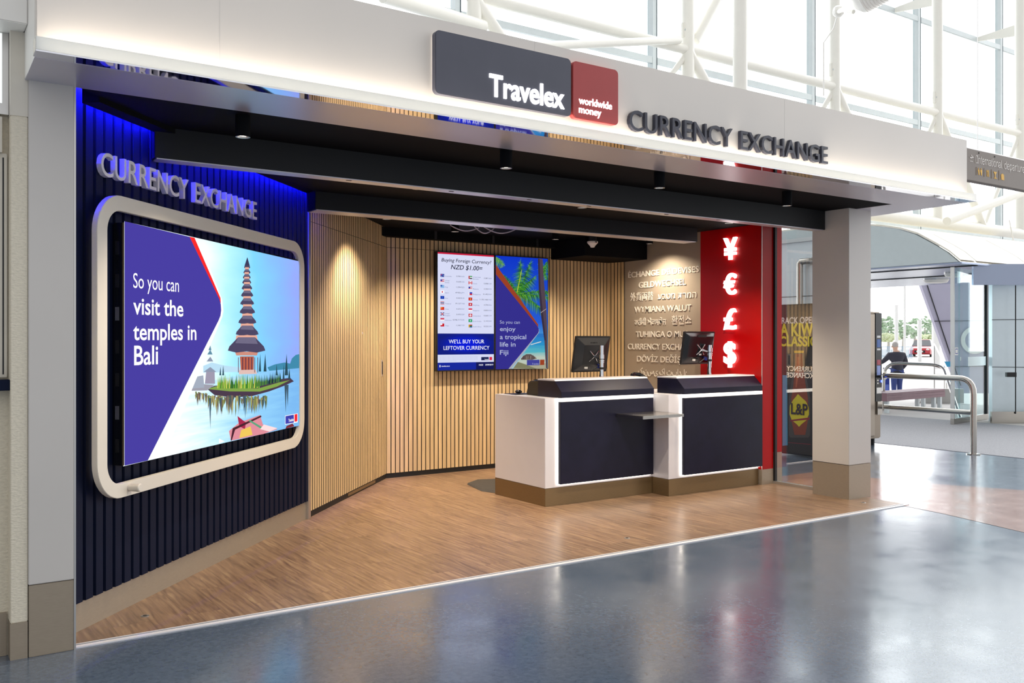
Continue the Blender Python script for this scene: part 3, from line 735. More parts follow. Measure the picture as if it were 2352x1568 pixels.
for (x, y), tg, lb, wt in (((3.07, 5.70), (2.95, 6.3, 0), 'downlight showing only its rim under the front beam, left of the middle', .75),
                       ((4.62, 5.76), (4.75, 6.5, 0), 'downlight hidden by the front beam, above the left counter', 1.0),
                       ((6.35, 5.76), (6.4, 6.4, 0), 'downlight hidden by the front beam, above the right counter', 1.0),
                       ((3.62, 7.29), (3.50, 7.9, 0), 'downlight close to the slatted door, behind the rear beam', 1.1),
                       ((4.60, 7.75), (4.6, 8.3, 0), 'downlight in front of the two wall screens', 1.1),
                       ((5.85, 7.75), (5.9, 8.3, 0), 'downlight in front of the slatted back wall, left of the smoke detector', 1.1),
                       ((6.98, 7.50), (7.0, 7.50, 0), 'downlight close to the greige wall with the lettering', .62)):
    downlight((x, y), lb, SPOT_W * wt, tg, 146 if x > 6.9 else 108)

# =================================================================== WALL SCREENS
SV = .093
def screen(u0, u1, label, nm='wall_screen'):
    t = thing(nm, label, 'screen', BK.P((u0 + u1) / 2, .06, 1.106))
    MB().fbox(BK, u0, u1, .045, SV, 1.106, 2.392).build('casing', M_BLKP, t, bevel=.003)
    MB().fbox(BK, u0 + .2, u1 - .2, .014, .045, 1.5, 2.0).build('bracket', M_BLACK, t)
    return t
SA = BK.uv(1003, 600, SV)[0]; SB = BK.uv(1136.5, 600, SV)[0]; SC = BK.uv(1260, 600, SV)[0]
rates = screen(SA, SB - .001, 'tall screen with a white list of flags and exchange rates, on the slatted wall')
fiji = screen(SB + .001, SC, 'tall screen with palm trees and a purple message, right of the rates screen')
def zs(x, y): return (960 + x / 5.058, 560 + y / 5.058)
A = Art(BK, SV + .0006, strength=1.0)
cw = 'd8dcf6'
L_, R_, TT, BB = SA + .012, SB - .013, 2.382, 1.118
def fw(k): return TT - (TT - BB) * k      # height measured down the screen, 0..1
def fu(k): return L_ + (R_ - L_) * k
A.rect(L_, R_, BB, TT, cw)
A.rect(L_, R_, fw(.0135), TT, 'c81e3e')
A.rect(L_, R_, fw(.868), fw(.688), '14207e')
for k in range(9):      # blue glow of the banner, ring by ring
    e = .50 - .042 * k; c_ = ['151f84', '14208e', '121f98', '1220a4', '1020b0', '0f1fbc', '0e1ec8', '0d1dd2', '0c1cd8'][k]
    A.poly([(fu(.5 + e * math.cos(2 * math.pi * j / 28)), max(fw(.868), min(fw(.688), fw(.778) + (TT - BB) * .19 * e * math.sin(2 * math.pi * j / 28)))) for j in range(28)], c_, px=False)
A.rect(L_, R_, BB, fw(.935), '1a2a9c'); A.rect(fu(.675), R_, BB, fw(.935), '161a58')
A.rect(fu(.768), fu(.905), fw(.920), fw(.892), '1a2350'); A.rect(fu(.918), fu(.968), fw(.920), fw(.892), 'd8294a')
A.build('picture', rates)
DK = em('23273f', 1.0); GR = em('6d7aa2', 1.0); WH = em('f4f6ff', 1.05)
def st(name, s, par, k0, k1, kb, kc, m, bold=0.0, shear=0.0, v=.0030):
    flat_text(name, s, BK, fu(k0), fu(k1), fw(kb), (TT - BB) * kc, SV + v, m, par, bold=bold, shear=shear)
st('heading', 'Buying Foreign Currency?', rates, .062, .952, .0775, .0290, DK, .008, .2)
st('heading', 'NZD $1.00=', rates, .225, .79, .1385, .037, DK, .012, .2)
st('banner_text', "WE'LL BUY YOUR", rates, .19, .82, .772, .032, WH, .003)
st('banner_text', 'LEFTOVER CURRENCY', rates, .10, .915, .827, .032, WH, .003)
st('badge_text', 'Travelex', rates, .825, .90, .9165, .008, WH, .02)
st('clock', '10:23', rates, .725, .80, .966, .012, WH, .02); st('clock', '29/09/2019', rates, .84, .985, .966, .012, WH, .02)
st('web_address', 'travelex.co.nz', rates, .062, .205, .970, .011, WH, .015)
MB().fbox(BK, fu(.03), fu(.045), SV + .003, SV + .0032, fw(.974), fw(.955)).build('phone_symbol', WH, rates)
for j in range(4):
    st('small_print', 'Rates displayed are subject to change and may vary between locations and methods of exchange', rates, .03, .70 if j < 3 else .32, .888 + .0115 * j, .006, em('a9b0cc', 1.0))
F1 = [('Australia', '0.935 AUD', 'b:1f3f9c s:ffffff'), ('United\nStates', '0.628 USD', 'h:c9405c,f0e8f0,c9405c,f0e8f0 c:4a4aa0'), ('Fiji', '1.294 FJD', 'b:8db9e6 c:3f5fae'),
      ('Japan', '69.826 JPY', 'b:f6f6fb o:c8103a'), ('Euro', '0.552 EUR', 'b:1f3fae o:3a60c8'), ('Thailand', '19.127 THB', 'h:c83a4a,f0f0f8,26307e,26307e,f0f0f8,c83a4a'),
      ('China', '4.373 CNY', 'b:d8382a c:e88a3a'), ('United\nKingdom', '0.475 GBP', 'b:2a3a8e x:f0f0f8 p:c8203a'), ('Indonesia', '8,946.717 IDR', 'h:d03a52,f4f0f6'), ('Tonga', '1.343 TOP', 'b:c81e2e c:f4f0f6')]
F2 = [('United Arab\nEmirates', '2.087 AED', 'h:2a9a4e,f0f0f4,23242a l:c82a36'), ('Canada', '0.808 CAD', 'v:d0303c,f4f0f4,f4f0f4,d0303c o:d0303c'), ('Malaysia', '2.355 MYR', 'h:d0606e,f0f0f4,d0606e,f0f0f4 c:30409a'),
      ('Philippines', '31.492 PHP', 'h:2a4ac0,d0303c l:f4f0f4'), ('Vietnam', '11,921.460 VND', 'b:c8202e o:f0c83a'), ('Hong Kong', '4.794 HKD', 'b:c8303e o:f4e8ea'),
      ('Singapore', '0.832 SGD', 'h:d83a52,f4f0f6'), ('Switzerland', '0.600 CHF', 'b:c8202e p:f6f6fb'), ('Saudi Arabia', '2.141 SAR', 'b:2aa06a o:bfe6d0'), ('South Africa', '8.555 ZAR', 'h:c83a3a,2a8a4a,2a4aa0 l:e0b030')]
def flag(k0, kb, spec):
    A = Art(BK, SV + .0028, strength=1.0); u0, u1 = fu(k0), fu(k0 + .066); w0, w1 = fw(kb), fw(kb - .0255)
    def R(a, b, c, d, col): A.rect(u0 + (u1 - u0) * a, u0 + (u1 - u0) * b, w0 + (w1 - w0) * c, w0 + (w1 - w0) * d, col)
    for tok in spec.split():
        k, v = tok.split(':'); cs = v.split(',')
        if k == 'b': R(0, 1, 0, 1, v)
        elif k == 'h':
            for i, c in enumerate(cs): R(0, 1, 1 - (i + 1) / len(cs), 1 - i / len(cs), c)
        elif k == 'v':
            for i, c in enumerate(cs): R(i / len(cs), (i + 1) / len(cs), 0, 1, c)
        elif k == 'c': R(0, .48, .45, 1, v)
        elif k == 'l': R(0, .28, 0, 1, v)
        elif k == 'p': R(.42, .58, .1, .9, v); R(.15, .85, .38, .62, v)
        elif k == 'x': R(.36, .64, 0, 1, v); R(0, 1, .3, .7, v)
        elif k == 's':
            R(.1, .35, .55, .85, 'e85a6a'); R(.6, .7, .6, .75, v); R(.75, .85, .3, .45, v); R(.2, .3, .15, .3, v)
        elif k == 'o': A.poly([(u0 + (u1 - u0) * (.5 + .17 * math.cos(t_ * math.pi / 5)), w0 + (w1 - w0) * (.5 + .26 * math.sin(t_ * math.pi / 5))) for t_ in range(10)], v, px=False)
    return A.build('flag', rates)
for col, rows in ((0, F1), (1, F2)):
    for i, (nm_, val, spec) in enumerate(rows):
        kb = (.2085 if col == 0 else .215) + .0467 * i; k0 = .045 + .492 * col
        flag(k0, kb, spec)
        for j, ln in enumerate(nm_.split('\n')):
            two = '\n' in nm_
            st('country_name', ln, rates, k0 + .078, k0 + .078 + .0128 * len(ln), kb - (.0165 - .0165 * j if two else .007) + .004, .0095, GR)
        num, cur = val.split(' ')
        wn = .0155 * len(num)
        st('rate', num, rates, k0 + .355 - wn, k0 + .355, kb - .006, .0105, DK, .0)
        st('rate_code', cur, rates, k0 + .362, k0 + .42, kb - .006, .0105, GR)
# the Fiji screen
A = Art(BK, SV + .0006, strength=.82)
fl0, fl1 = SB + .013, SC - .013
sky2 = grad('tropic_sky', 1.12, 2.38, [(0, 'a9d6e6'), (.30, '4a9be0'), (.42, '2a62e0'), (1, '123ad6')], .85)
sea = grad('tropic_sea', 1.24, 1.50, [(0, 'c9d6c6'), (.25, '5fc3cf'), (.6, '2f9bd6'), (1, '2f78d0')], .85, .4, (3, 3, 40))
A.rect(fl0, fl1, 1.118, 2.382, sky2)
A.poly([zs(1210, 1300), zs(1400, 1040), zs(1500, 1040), zs(1500, 1450), zs(1100, 1450)], sea)
A.poly([zs(1100, 1450), zs(1170, 1370), zs(1260, 1400), zs(1360, 1410), zs(1505, 1380), zs(1505, 1450)], 'b8b49a')
A.poly([zs(1110, 1440), zs(1160, 1370), zs(1250, 1400), zs(1380, 1450)], '8a8a6a')
A.poly([zs(1195, 1335), zs(1225, 1300), zs(1260, 1280), zs(1310, 1280), zs(1345, 1300), zs(1380, 1330), zs(1330, 1345), zs(1200, 1345)], '6a5a58')
random.seed(11)
for k in range(14):
    x = random.uniform(1215, 1360); A.poly([zs(x, 1340), zs(x + 5, 1340), zs(x + 9, 1290 + random.uniform(0, 20)), zs(x + 4, 1290 + random.uniform(0, 20))], random.choice(['8a7a72', '4e4244', 'a3948a']), step=.3)
A.poly([zs(1310, 1165), zs(1430, 1130), zs(1432, 1140), zs(1312, 1175)], 'e6e8ea')
# palm fronds
def frond(cx, cy, ang, ln, droop, wd, cols):
    n = 30; pts = []
    for i in range(n + 1):
        t_ = i / n; pts.append((cx + ln * t_ * math.cos(ang), cy - ln * t_ * math.sin(ang) + droop * t_ * t_))
    for i in range(n):
        t_ = i / n; x, y = pts[i]; x2, y2 = pts[i + 1]; wv = wd * (math.sin(math.pi * min(1, t_ * .9 + .12)) ** .7)
        dx, dy = x2 - x, y2 - y; L2 = math.hypot(dx, dy); nx, ny = -dy / L2, dx / L2
        for sg in (-1, 1):
            ex = x + dx * 3.2 + nx * sg * wv * random.uniform(.7, 1.2); ey = y + dy * 3.2 + ny * sg * wv * random.uniform(.7, 1.2) + wv * .75
            lim = lambda p: (min(max(p[0], 905), 1516), max(p[1], 142))
            A.poly([zs(*lim((x, y))), zs(*lim((x2, y2))), zs(*lim((ex + 2, ey + 3))), zs(*lim((ex, ey)))], random.choice(cols), step=.08)
gc = ['2f7a2a', '4d9a2f', '3a8a35', '6ab035', '255f2a']
for a_, l_, d_, w_ in ((.35, 390, 120, 60), (.9, 330, 40, 70), (1.5, 400, 0, 85), (2.1, 340, 60, 70), (2.7, 220, 90, 60), (-.25, 330, 150, 60), (1.2, 420, 0, 80), (.05, 380, 60, 50)):
    frond(1165, 590, a_, l_, d_, w_, gc)
frond(905, 150, -.75, 130, 10, 45, ['6ab035', '8fcc4a', '4d9a2f'])
frond(1500, 420, 1.9, 250, 0, 60, gc); frond(1515, 560, 2.6, 150, 60, 40, gc); frond(1500, 200, -1.8, 150, 0, 40, gc)
for a_, b_, c_ in (((1150, 565), (1205, 300), 'c9d63a'), ((1165, 580), (1260, 560), '9fc83a'), ((1160, 590), (1300, 700), '8a7a3a'), ((1165, 600), (1320, 860), '7a6a3a')):
    A.poly([zs(a_[0] - 4, a_[1]), zs(a_[0] + 6, a_[1]), zs(b_[0] + 3, b_[1]), zs(b_[0] - 2, b_[1])], c_)
A.poly([zs(1393, 168), zs(1448, 175), zs(1462, 420), zs(1490, 740), zs(1502, 1040), zs(1504, 1445), zs(1487, 1445), zs(1468, 1120), zs(1425, 800), zs(1402, 520)], '5a4a58')
A.poly([zs(1393, 168), zs(1412, 170), zs(1424, 520), zs(1452, 800), zs(1485, 1120), zs(1468, 1120), zs(1425, 800), zs(1402, 520)], '3f3548')
A.poly([zs(1425, 795), zs(1490, 750), zs(1490, 757), zs(1428, 803)], 'b8aab0')
# orange edge, white edge, purple field
A.poly([zs(905, 240), zs(920, 262), zs(1395, 935), zs(1397, 965), zs(905, 360)], 'a8482a')
A.poly([zs(1392, 960), zs(1408, 1000), zs(1405, 1030), zs(1085, 1450), zs(1045, 1452)], 'b8bcc8')
A.poly([zs(905, 352), zs(1390, 958), zs(1402, 985), zs(1404, 1010), zs(1395, 1035), zs(1050, 1452), zs(903, 1457)], '3b359a')
A.poly([zs(1265, 1347), zs(1412, 1344), zs(1412, 1408), zs(1265, 1410)], '4a4aa6'); A.poly([zs(1418, 1344), zs(1470, 1343), zs(1466, 1405), zs(1416, 1407)], 'a8482a')
A.build('picture', fiji)
LV = em('b9bfe2', .9)
for s_, x0, x1, yb, cp, bd in (('So you can', 948, 1180, 925, .036, 0), ('enjoy', 948, 1130, 1010, .046, .024), ('a tropical', 948, 1254, 1105, .050, .024), ('life in', 948, 1130, 1192, .050, .024), ('Fiji', 948, 1046, 1285, .050, .024)):
    p0 = BK.uv(*zs(x0, yb), SV); p1 = BK.uv(*zs(x1, yb), SV)
    words('caption', s_, BK, p0[0], p1[0], p0[1], cp, SV + .0068, LV, fiji, bold=bd * .5)
p0 = BK.uv(*zs(1322, 1402), SV); p1 = BK.uv(*zs(1402, 1402), SV)
flat_text('badge_text', 'Travelex', BK, p0[0], p1[0], p0[1], .018, SV + .0068, LV, fiji)

# =================================================================== LETTERING ON THE SIDE WALL, SYMBOLS ON THE RED PANEL
def zl(x, y): return (1400 + x / 4.1275, 500 + y / 4.1275)
for s_, x0, x1, yb, cap, fit, what in (
        ('ÉCHANGE DE DEVISES', 172, 842, 568, .064, None, 'raised white ÉCHANGE DE DEVISES, the top line on the greige wall'),
        ('GELDWECHSEL', 272, 720, 665, .068, None, 'raised white GELDWECHSEL on the greige wall'),
        ('外貨両替', 192, 408, 783, .074, None, 'raised white Japanese characters on the greige wall'),
        ('עבטמ תרמה', 452, 820, 772, .066, None, 'raised white Hebrew letters on the greige wall'),
        ('WYMIANA WALUT', 230, 770, 897, .066, None, 'raised white WYMIANA WALUT on the greige wall'),
        ('ਕਰੰਸੀ ਐਕਸਚੇਂਜ', 232, 532, 1018, .066, None, 'raised white Gurmukhi letters on the greige wall'),
        ('환전소', 585, 770, 1006, .080, None, 'raised white Korean characters on the greige wall'),
        ('TUHINGA O MUA', 245, 752, 1130, .066, None, 'raised white TUHINGA O MUA, partly behind the right hand monitor'),
        ('CURRENCY EXCHANGE', 168, 838, 1245, .066, None, 'raised white CURRENCY EXCHANGE line, partly behind the right monitor'),
        ('DÖVİZ DEĞİŞİM', 255, 760, 1362, .066, None, 'raised white DÖVİZ DEĞİŞİM line, cut off by the right monitor'),
        ('کرنسی کا تبادلہ', 268, 730, 1478, .070, None, 'raised white Urdu letters, the lowest line on the greige wall')):
    p0 = RW.uv(*zl(x0, yb), .012); p1 = RW.uv(*zl(x1, yb), .012)
    t = thing('wall_lettering', what, 'lettering', RW.P((p0[0] + p1[0]) / 2, .006, p0[1]), 'phrases on the greige wall')
    letters(t, s_, RW, p0[0], p1[0], p0[1], cap, .0005, .006, M_LETW, bold=.010 if cap < .07 else .002)
for s_, x0, x1, y0, y1, what in (('¥', 1661.1, 1691, 545.4, 596.4, 'yen'), ('€', 1661.2, 1689.5, 627, 676.9, 'euro'), ('£', 1661.4, 1689.5, 707.9, 757.3, 'pound'), ('$', 1661.7, 1687.6, 783.5, 844, 'dollar')):
    xm = (x0 + x1) / 2; p0 = RP.uv(x0, y1, .03); p1 = RP.uv(x1, y0, .03); wb = RP.uv(xm, y1, .03)[1]; wt = RP.uv(xm, y0, .03)[1]
    t = thing('currency_symbol', 'glowing white %s symbol on the red panel' % what, 'sign', RP.P((p0[0] + p1[0]) / 2, .03, wb), 'currency symbols on the red panel')
    vs, fs = text_data(s_, .02); ya = min(y for x, y in vs); yb = max(y for x, y in vs); k = (wt - wb) / (yb - ya); cp = k * cap_of(None)
    text_solid(MB(), s_, RP, p0[0], p1[0], wb - ya * k, cp, .016, .032, bold=.02).build('face', em((1, .98, .96), 4.0), t)
    text_solid(MB(), s_, RP, p0[0] + .004, p1[0] - .004, wb - ya * k, cp, .001, .016, bold=.012).build('halo_light', em((1, .75, .72), 5.0), t)

# =================================================================== COUNTERS
def counter(x0, x1, yf, yb, nx0, nx1, hood, label):
    t = thing('service_counter', label, 'counter', ((x0 + x1) / 2, yf, 0))
    MB().box(x0, x1, yf, yb, .0042, .158).build('plinth', M_TAUPE, t, bevel=.002, label='brushed bronze plinth')
    MB().box(x0, x1, yf, yb, .160, .940).build('body', M_SOLID, t, bevel=.003, label='white counter body')
    py_ = yf - .055
    MB().box(nx0, nx1, py_, yf - .018, .192, .906).build('front_panel', M_NAVYP, t, bevel=.002, label='dark navy front panel'); fp_ = COL.objects[-1]
    LE = em((1.0, .90, .76), 5.5); LS = em((1.0, .90, .76), 7.0)
    MB().box(nx0 + .004, nx1 - .002, yf - .018, yf - .003, .196, .902).build('spacer', M_SOLID, fp_)
    MB().box(nx0 - .004, nx0 + .003, yf - .016, yf - .006, .19, .938).build('light_strip', LE, fp_, label='warm white LED strip')
    MB().box(nx0, nx1, yf - .016, yf - .006, .183, .191).build('light_strip', LE, fp_, label='warm white LED strip')
    MB().box(nx0, nx1, py_ + .003, yf - .003, .909, .936).build('light_strip', em((1.0, .92, .80), 3.2), fp_, label='warm white LED strip')
    ybk, yfr, yk, zk = hood
    sec = [(ybk, .941), (yfr, .941), (yfr, zk), (yk, 1.084), (ybk, 1.084)]
    MB().prism([(nx0, y, z) for y, z in sec], (nx1 - nx0, 0, 0)).build('hood', M_NAVYP, t, bevel=.0015, label='dark navy sloped screen hood'); hd_ = COL.objects[-1]
    MB().prism([(nx0 - .001, y, z) for y, z in ((ybk, 1.0845), (yk - .004, 1.0845), (yk + .006, 1.097), (ybk, 1.097))], (nx1 - nx0 + .002, 0, 0)).build('hood_top', M_SOLID, hd_, label='white hood top')
    return t
counter(4.630, 5.878, 6.282, 7.07, 4.757, 5.846, (6.565, 6.219, 6.312, .993), 'left white service counter with a dark navy front edged in warm light')
counter(5.880, 7.108, 6.062, 6.86, 6.030, 7.106, (6.372, 6.010, 6.110, .991), 'right white service counter with a dark navy front, against the red panel')
t = thing('steel_shelf', 'thin stainless steel shelf fixed between the two counter fronts', 'shelf', (5.63, 6.04, .75))
MB().box(5.380, 5.8785, 5.862, 6.2255, .765, .779).build('plate', M_STEEL, t, bevel=.004)
MB().box(5.385, 5.8785, 5.866, 5.869, .752, .766).build('front_lip', M_STEEL, t)
MB().box(5.382, 5.386, 5.866, 6.2255, .752, .766).build('side_lip', M_STEEL, t)

def monitor(cx, yb, wd, z0, ht, tilt, xpole, ypole, zpole, label, brand, grip):
    t = thing('monitor', label, 'monitor', (xpole, ypole, .941))
    R = Matrix.Rotation(-tilt, 3, 'X'); c = Vector((cx, yb, z0))     # local: x right, y towards staff, z up
    T_ = lambda x, y, z: c + Matrix.Rotation(tilt, 3, 'X') @ Vector((x, y, z))
    h = wd / 2
    def slab(x0, x1, y0, y1, z0_, z1_): return [T_(x0, y0, z0_), T_(x1, y0, z0_), T_(x1, y1, z0_), T_(x0, y1, z0_)], [T_(x0, y0, z1_), T_(x1, y0, z1_), T_(x1, y1, z1_), T_(x0, y1, z1_)]
    MB().hexa(*slab(-h, h, 0, .022, 0, ht)).build('casing', M_BLKP, t, bevel=.004)
    MB().hexa(*slab(-h + .015, h - .015, .0225, .0235, .015, ht - .015)).build('screen_glass', M_BLKG, t)
    i = .14 * wd if not grip else .05 * wd; o_ = [(-h + .012, .012), (h - .012, .012), (h - .012, ht - .012), (-h + .012, ht - .012)]
    n_ = [(-h + i + .03, .08), (h - i - .03, .08), (h - i - .03, ht - i - .02), (-h + i + .03, ht - i - .02)]
    mb = MB().hexa([T_(x, 0, z) for x, z in o_], [T_(x, -.034, z) for x, z in n_])
    bs_ = mb.build('back_shell', M_BLKG if grip else M_BLKP, t, bevel=.003)
    F = Fr(0, 0, 0)
    class Loc:
        def P(s_, u, v, w): return T_(u, -v, w)
    Lf = Loc()
    if brand: text_solid(MB(), brand, Lf, -.045, .045, ht - .075, .020, .020, .026, bold=.02).build('raised_badge', M_BLKG, bs_)
    if grip:
        MB().hexa(*slab(-.055, .065, -.0345, -.020, ht - .052, ht - .030)).build('grip_slot', M_BLACK, bs_)
        MB().hexa(*slab(-.012, .022, -.0352, -.034, .098, .114)).build('label_sticker', M_WHITE, bs_)
    MB().hexa(*slab(-.085, -.055, -.0352, -.02, .040, .058)).build('label_sticker', M_WHITE, bs_)
    zc = ht * .47
    for sx in (-1, 1):
        for sz in (-1, 1):
            mb = MB().tube([T_(0, -.052, zc), T_(sx * .028, -.046, zc + sz * .028), T_(sx * .052, -.037, zc + sz * .052)], [.005, .0042, .0055], 8)
            mb.build('bracket_arm', M_CHROME, t, smooth=True)
    hub = T_(0, -.052, zc)
    MB().tube([hub, Vector((xpole, ypole, hub.z - .02))], .010, 10).build('swivel_arm', M_CHROME, t, smooth=True)
    po_ = MB().tube([(xpole, ypole, .941), (xpole, ypole, zpole)], .0205, 18).build('pole', M_CHROME, t, smooth=True)
    zh = hub.z - .02
    for dz, hh, r, m in ((.0, .038, .0255, M_CHROME), (-.006, .005, .026, M_BLACK), (-.024, .012, .0255, M_CHROME), (-.040, .010, .0255, M_CHROME)):
        MB().tube([(xpole, ypole, zh + dz), (xpole, ypole, zh + dz + hh)], r, 18).build('clamp_ring', m, po_, smooth=True)
    MB().tube([(xpole, ypole, z0 + .030), (xpole, ypole, z0 + .052)], .0225, 16).build('cable_tie', M_BLACK, po_, smooth=True)
    MB().tube([(xpole, ypole, .941), (xpole, ypole, .965)], .032, 16).build('base_clamp', M_BLACK, po_)
    pts = [T_(.0, -.03, .05), T_(-.03, -.06, .02), T_(.02, -.07, .06), T_(.06, -.06, .08), Vector((xpole - .01, ypole - .005, z0 + .06)), Vector((xpole - .028, ypole, z0 - .05)), Vector((xpole - .026, ypole + .01, .95))]
    sp = []
    for q_ in range(len(pts) - 1):
        for k in range(4): sp.append(pts[q_].lerp(pts[q_ + 1], k / 4))
    MB().tube(sp, .0045, 6).build('cable', M_BLACK, t, smooth=True)
    MB().hexa(*slab(.055, .075, -.075, -.035, .05, .085)).build('plug', mat('plug_blue', '2a3a9a', .4), t, bevel=.003, label='blue video plug')
    return t
mp = at_y(1382, 793, 6.62)
monitor(at_y(1353.5, 854, 6.82).x, 6.82, .43, at_y(1353.5, 854, 6.82).z, .352, .19, mp.x, 6.62, mp.z, 'black monitor on a chrome pole behind the left counter, seen from the back', 'DELL', False)
mp = at_y(1630, 792, 6.44)
monitor(at_y(1599, 836, 6.56).x, 6.56, .44, at_y(1599, 836, 6.56).z, .335, .16, mp.x, 6.44, mp.z, 'black monitor with a grip slot in its back, behind the right counter', None, True)

# small things on and by the counters
t = thing('receipt_printer', 'black box shaped receipt printer on the left counter, behind the hood', 'printer', (4.87, 6.68, .9405))
MB().hexa([(4.79, 6.60, .942), (4.98, 6.60, .942), (4.98, 6.80, .942), (4.79, 6.80, .942)], [(4.80, 6.61, 1.075), (4.97, 6.61, 1.085), (4.97, 6.78, 1.085), (4.80, 6.77, 1.065)]).build('casing', M_BLKP, t, bevel=.008)
MB().box(4.82, 4.95, 6.70, 6.72, 1.078, 1.084).build('paper_slot', M_BLACK, t)
t = thing('computer_mouse', 'small black computer mouse at the back left corner of the left counter', 'mouse', (4.80, 6.93, .941))
MB().ball((4.80, 6.93, .962), .018, 14, 8, (1.6, 2.4, .95)).build('shell', M_BLKG, t, smooth=True)
MB().tube([(4.80, 6.96, .974), (4.80, 6.972, .968)], .004, 8).build('wheel', M_RUB, t)
tag(MB().box(4.70, 4.92, 6.83, 7.03, .9405, .9435).build('mouse_mat', M_BLKP), 'thin black mat under the computer mouse on the left counter', 'mat')
t = thing('desk_telephone', 'black desk telephone with a coiled cord in the gap between the two counter hoods', 'telephone', (6.0, 6.64, .9405))
MB().hexa([(5.90, 6.54, .942), (6.12, 6.54, .942), (6.12, 6.74, .942), (5.90, 6.74, .942)], [(5.92, 6.57, 1.01), (6.10, 6.57, 1.01), (6.10, 6.71, 1.075), (5.92, 6.71, 1.075)]).build('base', M_BLKP, t, bevel=.008)
MB().tube([(5.93, 6.60, 1.055), (5.95, 6.64, 1.10), (5.99, 6.66, 1.112), (6.06, 6.66, 1.105), (6.10, 6.63, 1.07)], [.026, .020, .018, .020, .026], 12).build('handset', M_BLKG, t, smooth=True)
cp_ = [(5.91 + .012 * math.cos(k * .9), 6.52 + .0025 * k * .2, .965 + .0035 * k * .5 + .012 * math.sin(k * .9)) for k in range(60)]
MB().tube(cp_, .0035, 6).build('coiled_cord', M_BLACK, t, smooth=True)
MB().box(5.94, 6.08, 6.62, 6.64, 1.03, 1.06).build('keypad', M_RUB, t)
tag(MB().hexa([at_z(*p) + Vector((0, 0, .0045)) for p in ((1072, 1113), (1096, 1103), (1190, 1100), (1190, 1140), (1105, 1129))],
              [at_z(*p) + Vector((0, 0, .016)) for p in ((1075, 1112), (1097, 1104), (1188, 1101), (1188, 1138), (1107, 1126))]).build('floor_mat', M_RUB, bevel=.003), 'dark rubber anti fatigue mat on the wooden floor beside the left counter', 'mat')
for (x, y), lb in (((1.077, 4.985), 'small round metal floor socket near the navy wall'), ((4.394, 4.959), 'small round metal floor socket in front of the left counter'), ((7.081, 4.86), 'small round metal floor socket at the foot of the right column')):
    t = thing('floor_socket', lb, 'floor socket', (x, y, .004), 'metal floor sockets')
    MB().lathe([(.022, 0), (.022, .002), (.017, .003), (.0165, .003)], (x, y, .0041), 20).build('rim', M_ALU, t)
    MB().lathe([(.011, 0), (.011, .001)], (x, y, .0072), 14).build('screw', M_RUB, t)

# smoke detector and the slack cables over the screens
sd = at_y(1361, 562, 7.80)
t = thing('smoke_detector', 'white smoke detector hanging in front of the black bulkhead', 'smoke detector', (sd.x, sd.y, sd.z))
MB().lathe([(.012, -.030), (.022, -.028), (.030, -.010), (.047, .006), (.060, .022), (.060, .036), (.058, .038)], sd, 28).build('housing', M_WHITE, t, smooth=True)
MB().lathe([(.0605, .020), (.0615, .022), (.0605, .024)], sd, 28).build('sensing_ring', M_CLAD, t)
MB().box(sd.x - .012, sd.x + .012, sd.y - .062, sd.y - .058, sd.z + .020, sd.z + .032).build('indicator', M_BLACK, t)
MB().lathe([(.045, .038), (.045, 2.598 - sd.z)], sd, 20).build('mount', M_BLACK, t)
def sag(p0, p1, d, n=12):
    p0, p1 = Vector(p0), Vector(p1); return [p0.lerp(p1, k / n) - Vector((0, 0, d * math.sin(math.pi * k / n))) for k in range(n + 1)]
mc = mat('pale_cable', 'b9b2c8', .45)
for (a0, a1, d), lb in zip((((1035, 517), (1100, 526), .02), ((1090, 524), (1135, 531), .035), ((1110, 527), (1185, 530), .03)),
        ('slack pale cable under the rear beam, above the rates screen', 'looped pale cable under the rear beam, above the gap between the screens', 'slack pale cable under the rear beam, above the palm tree screen')):
    yy_ = 6.9 + .05 * (a0[0] % 7); q0 = at_y(a0[0], a0[1], yy_); q1 = at_y(a1[0], a1[1], yy_); q0.z = q1.z = 2.50
    tag(MB().tube([q0 + Vector((0, 0, .099))] + sag(q0, q1, d + .02) + [q1 + Vector((0, 0, .099))], .006, 8).build('cable', mc, smooth=True), lb, 'cable', 'slack cables under the rear beam')

# =================================================================== LEFT: THE NEIGHBOURING WALL
struct(MB().box(.428, .4985, 4.648, 4.95, .165, 2.463).build('wall_left', M_WALLT, bevel=.003))
struct(MB().box(.428, .4985, 4.648, 4.95, 2.463, 2.845).build('wall_left', M_WALLP))
struct(MB().box(.427, .4975, 4.645, 4.95, 0, .165).build('baseboard_left', M_GREYM))
struct(MB().box(-3, .428, 4.74, 4.95, 0, 2.845).build('wall_left', M_WALLT))
struct(MB().box(-3, .420, 4.728, 4.74, .001, .20).build('baseboard_left', M_GREYM))
struct(MB().box(-3, .484, 4.52, 4.95, 2.845, 2.97).build('trim_6', M_WHITE, bevel=.004))
struct(MB().box(-3, .484, 4.56, 4.95, 2.97, 4.2).build('wall_left', M_WALLP))
t = thing('light_box', 'glowing white light box sign high on the wall at the far left edge', 'light box', (-.6, 4.70, 2.47))
lbx = at_y(20, 100, 4.70).x; lz0 = at_y(5, 262, 4.70).z; lz1 = at_y(5, 50, 4.70).z
mb = MB()
for a in ((-1.6, lbx, lz1 - .05, lz1), (-1.6, lbx, lz0, lz0 + .05), (lbx - .026, lbx, lz0 + .05, lz1 - .05), (-1.6, -1.55, lz0 + .05, lz1 - .05)): mb.box(a[0], a[1], 4.70, 4.739, a[2], a[3])
mb.build('frame', M_ALU, t); MB().box(-1.55, lbx - .026, 4.712, 4.739, lz0 + .05, lz1 - .05).build('face', em((.93, 1, 1), 1.1), t)
struct(MB().box(-3, .40, 4.70, 4.739, 2.30, lz0 - .012).build('trim_7', M_WALLP))
dx = at_y(17, 600, 4.72).x
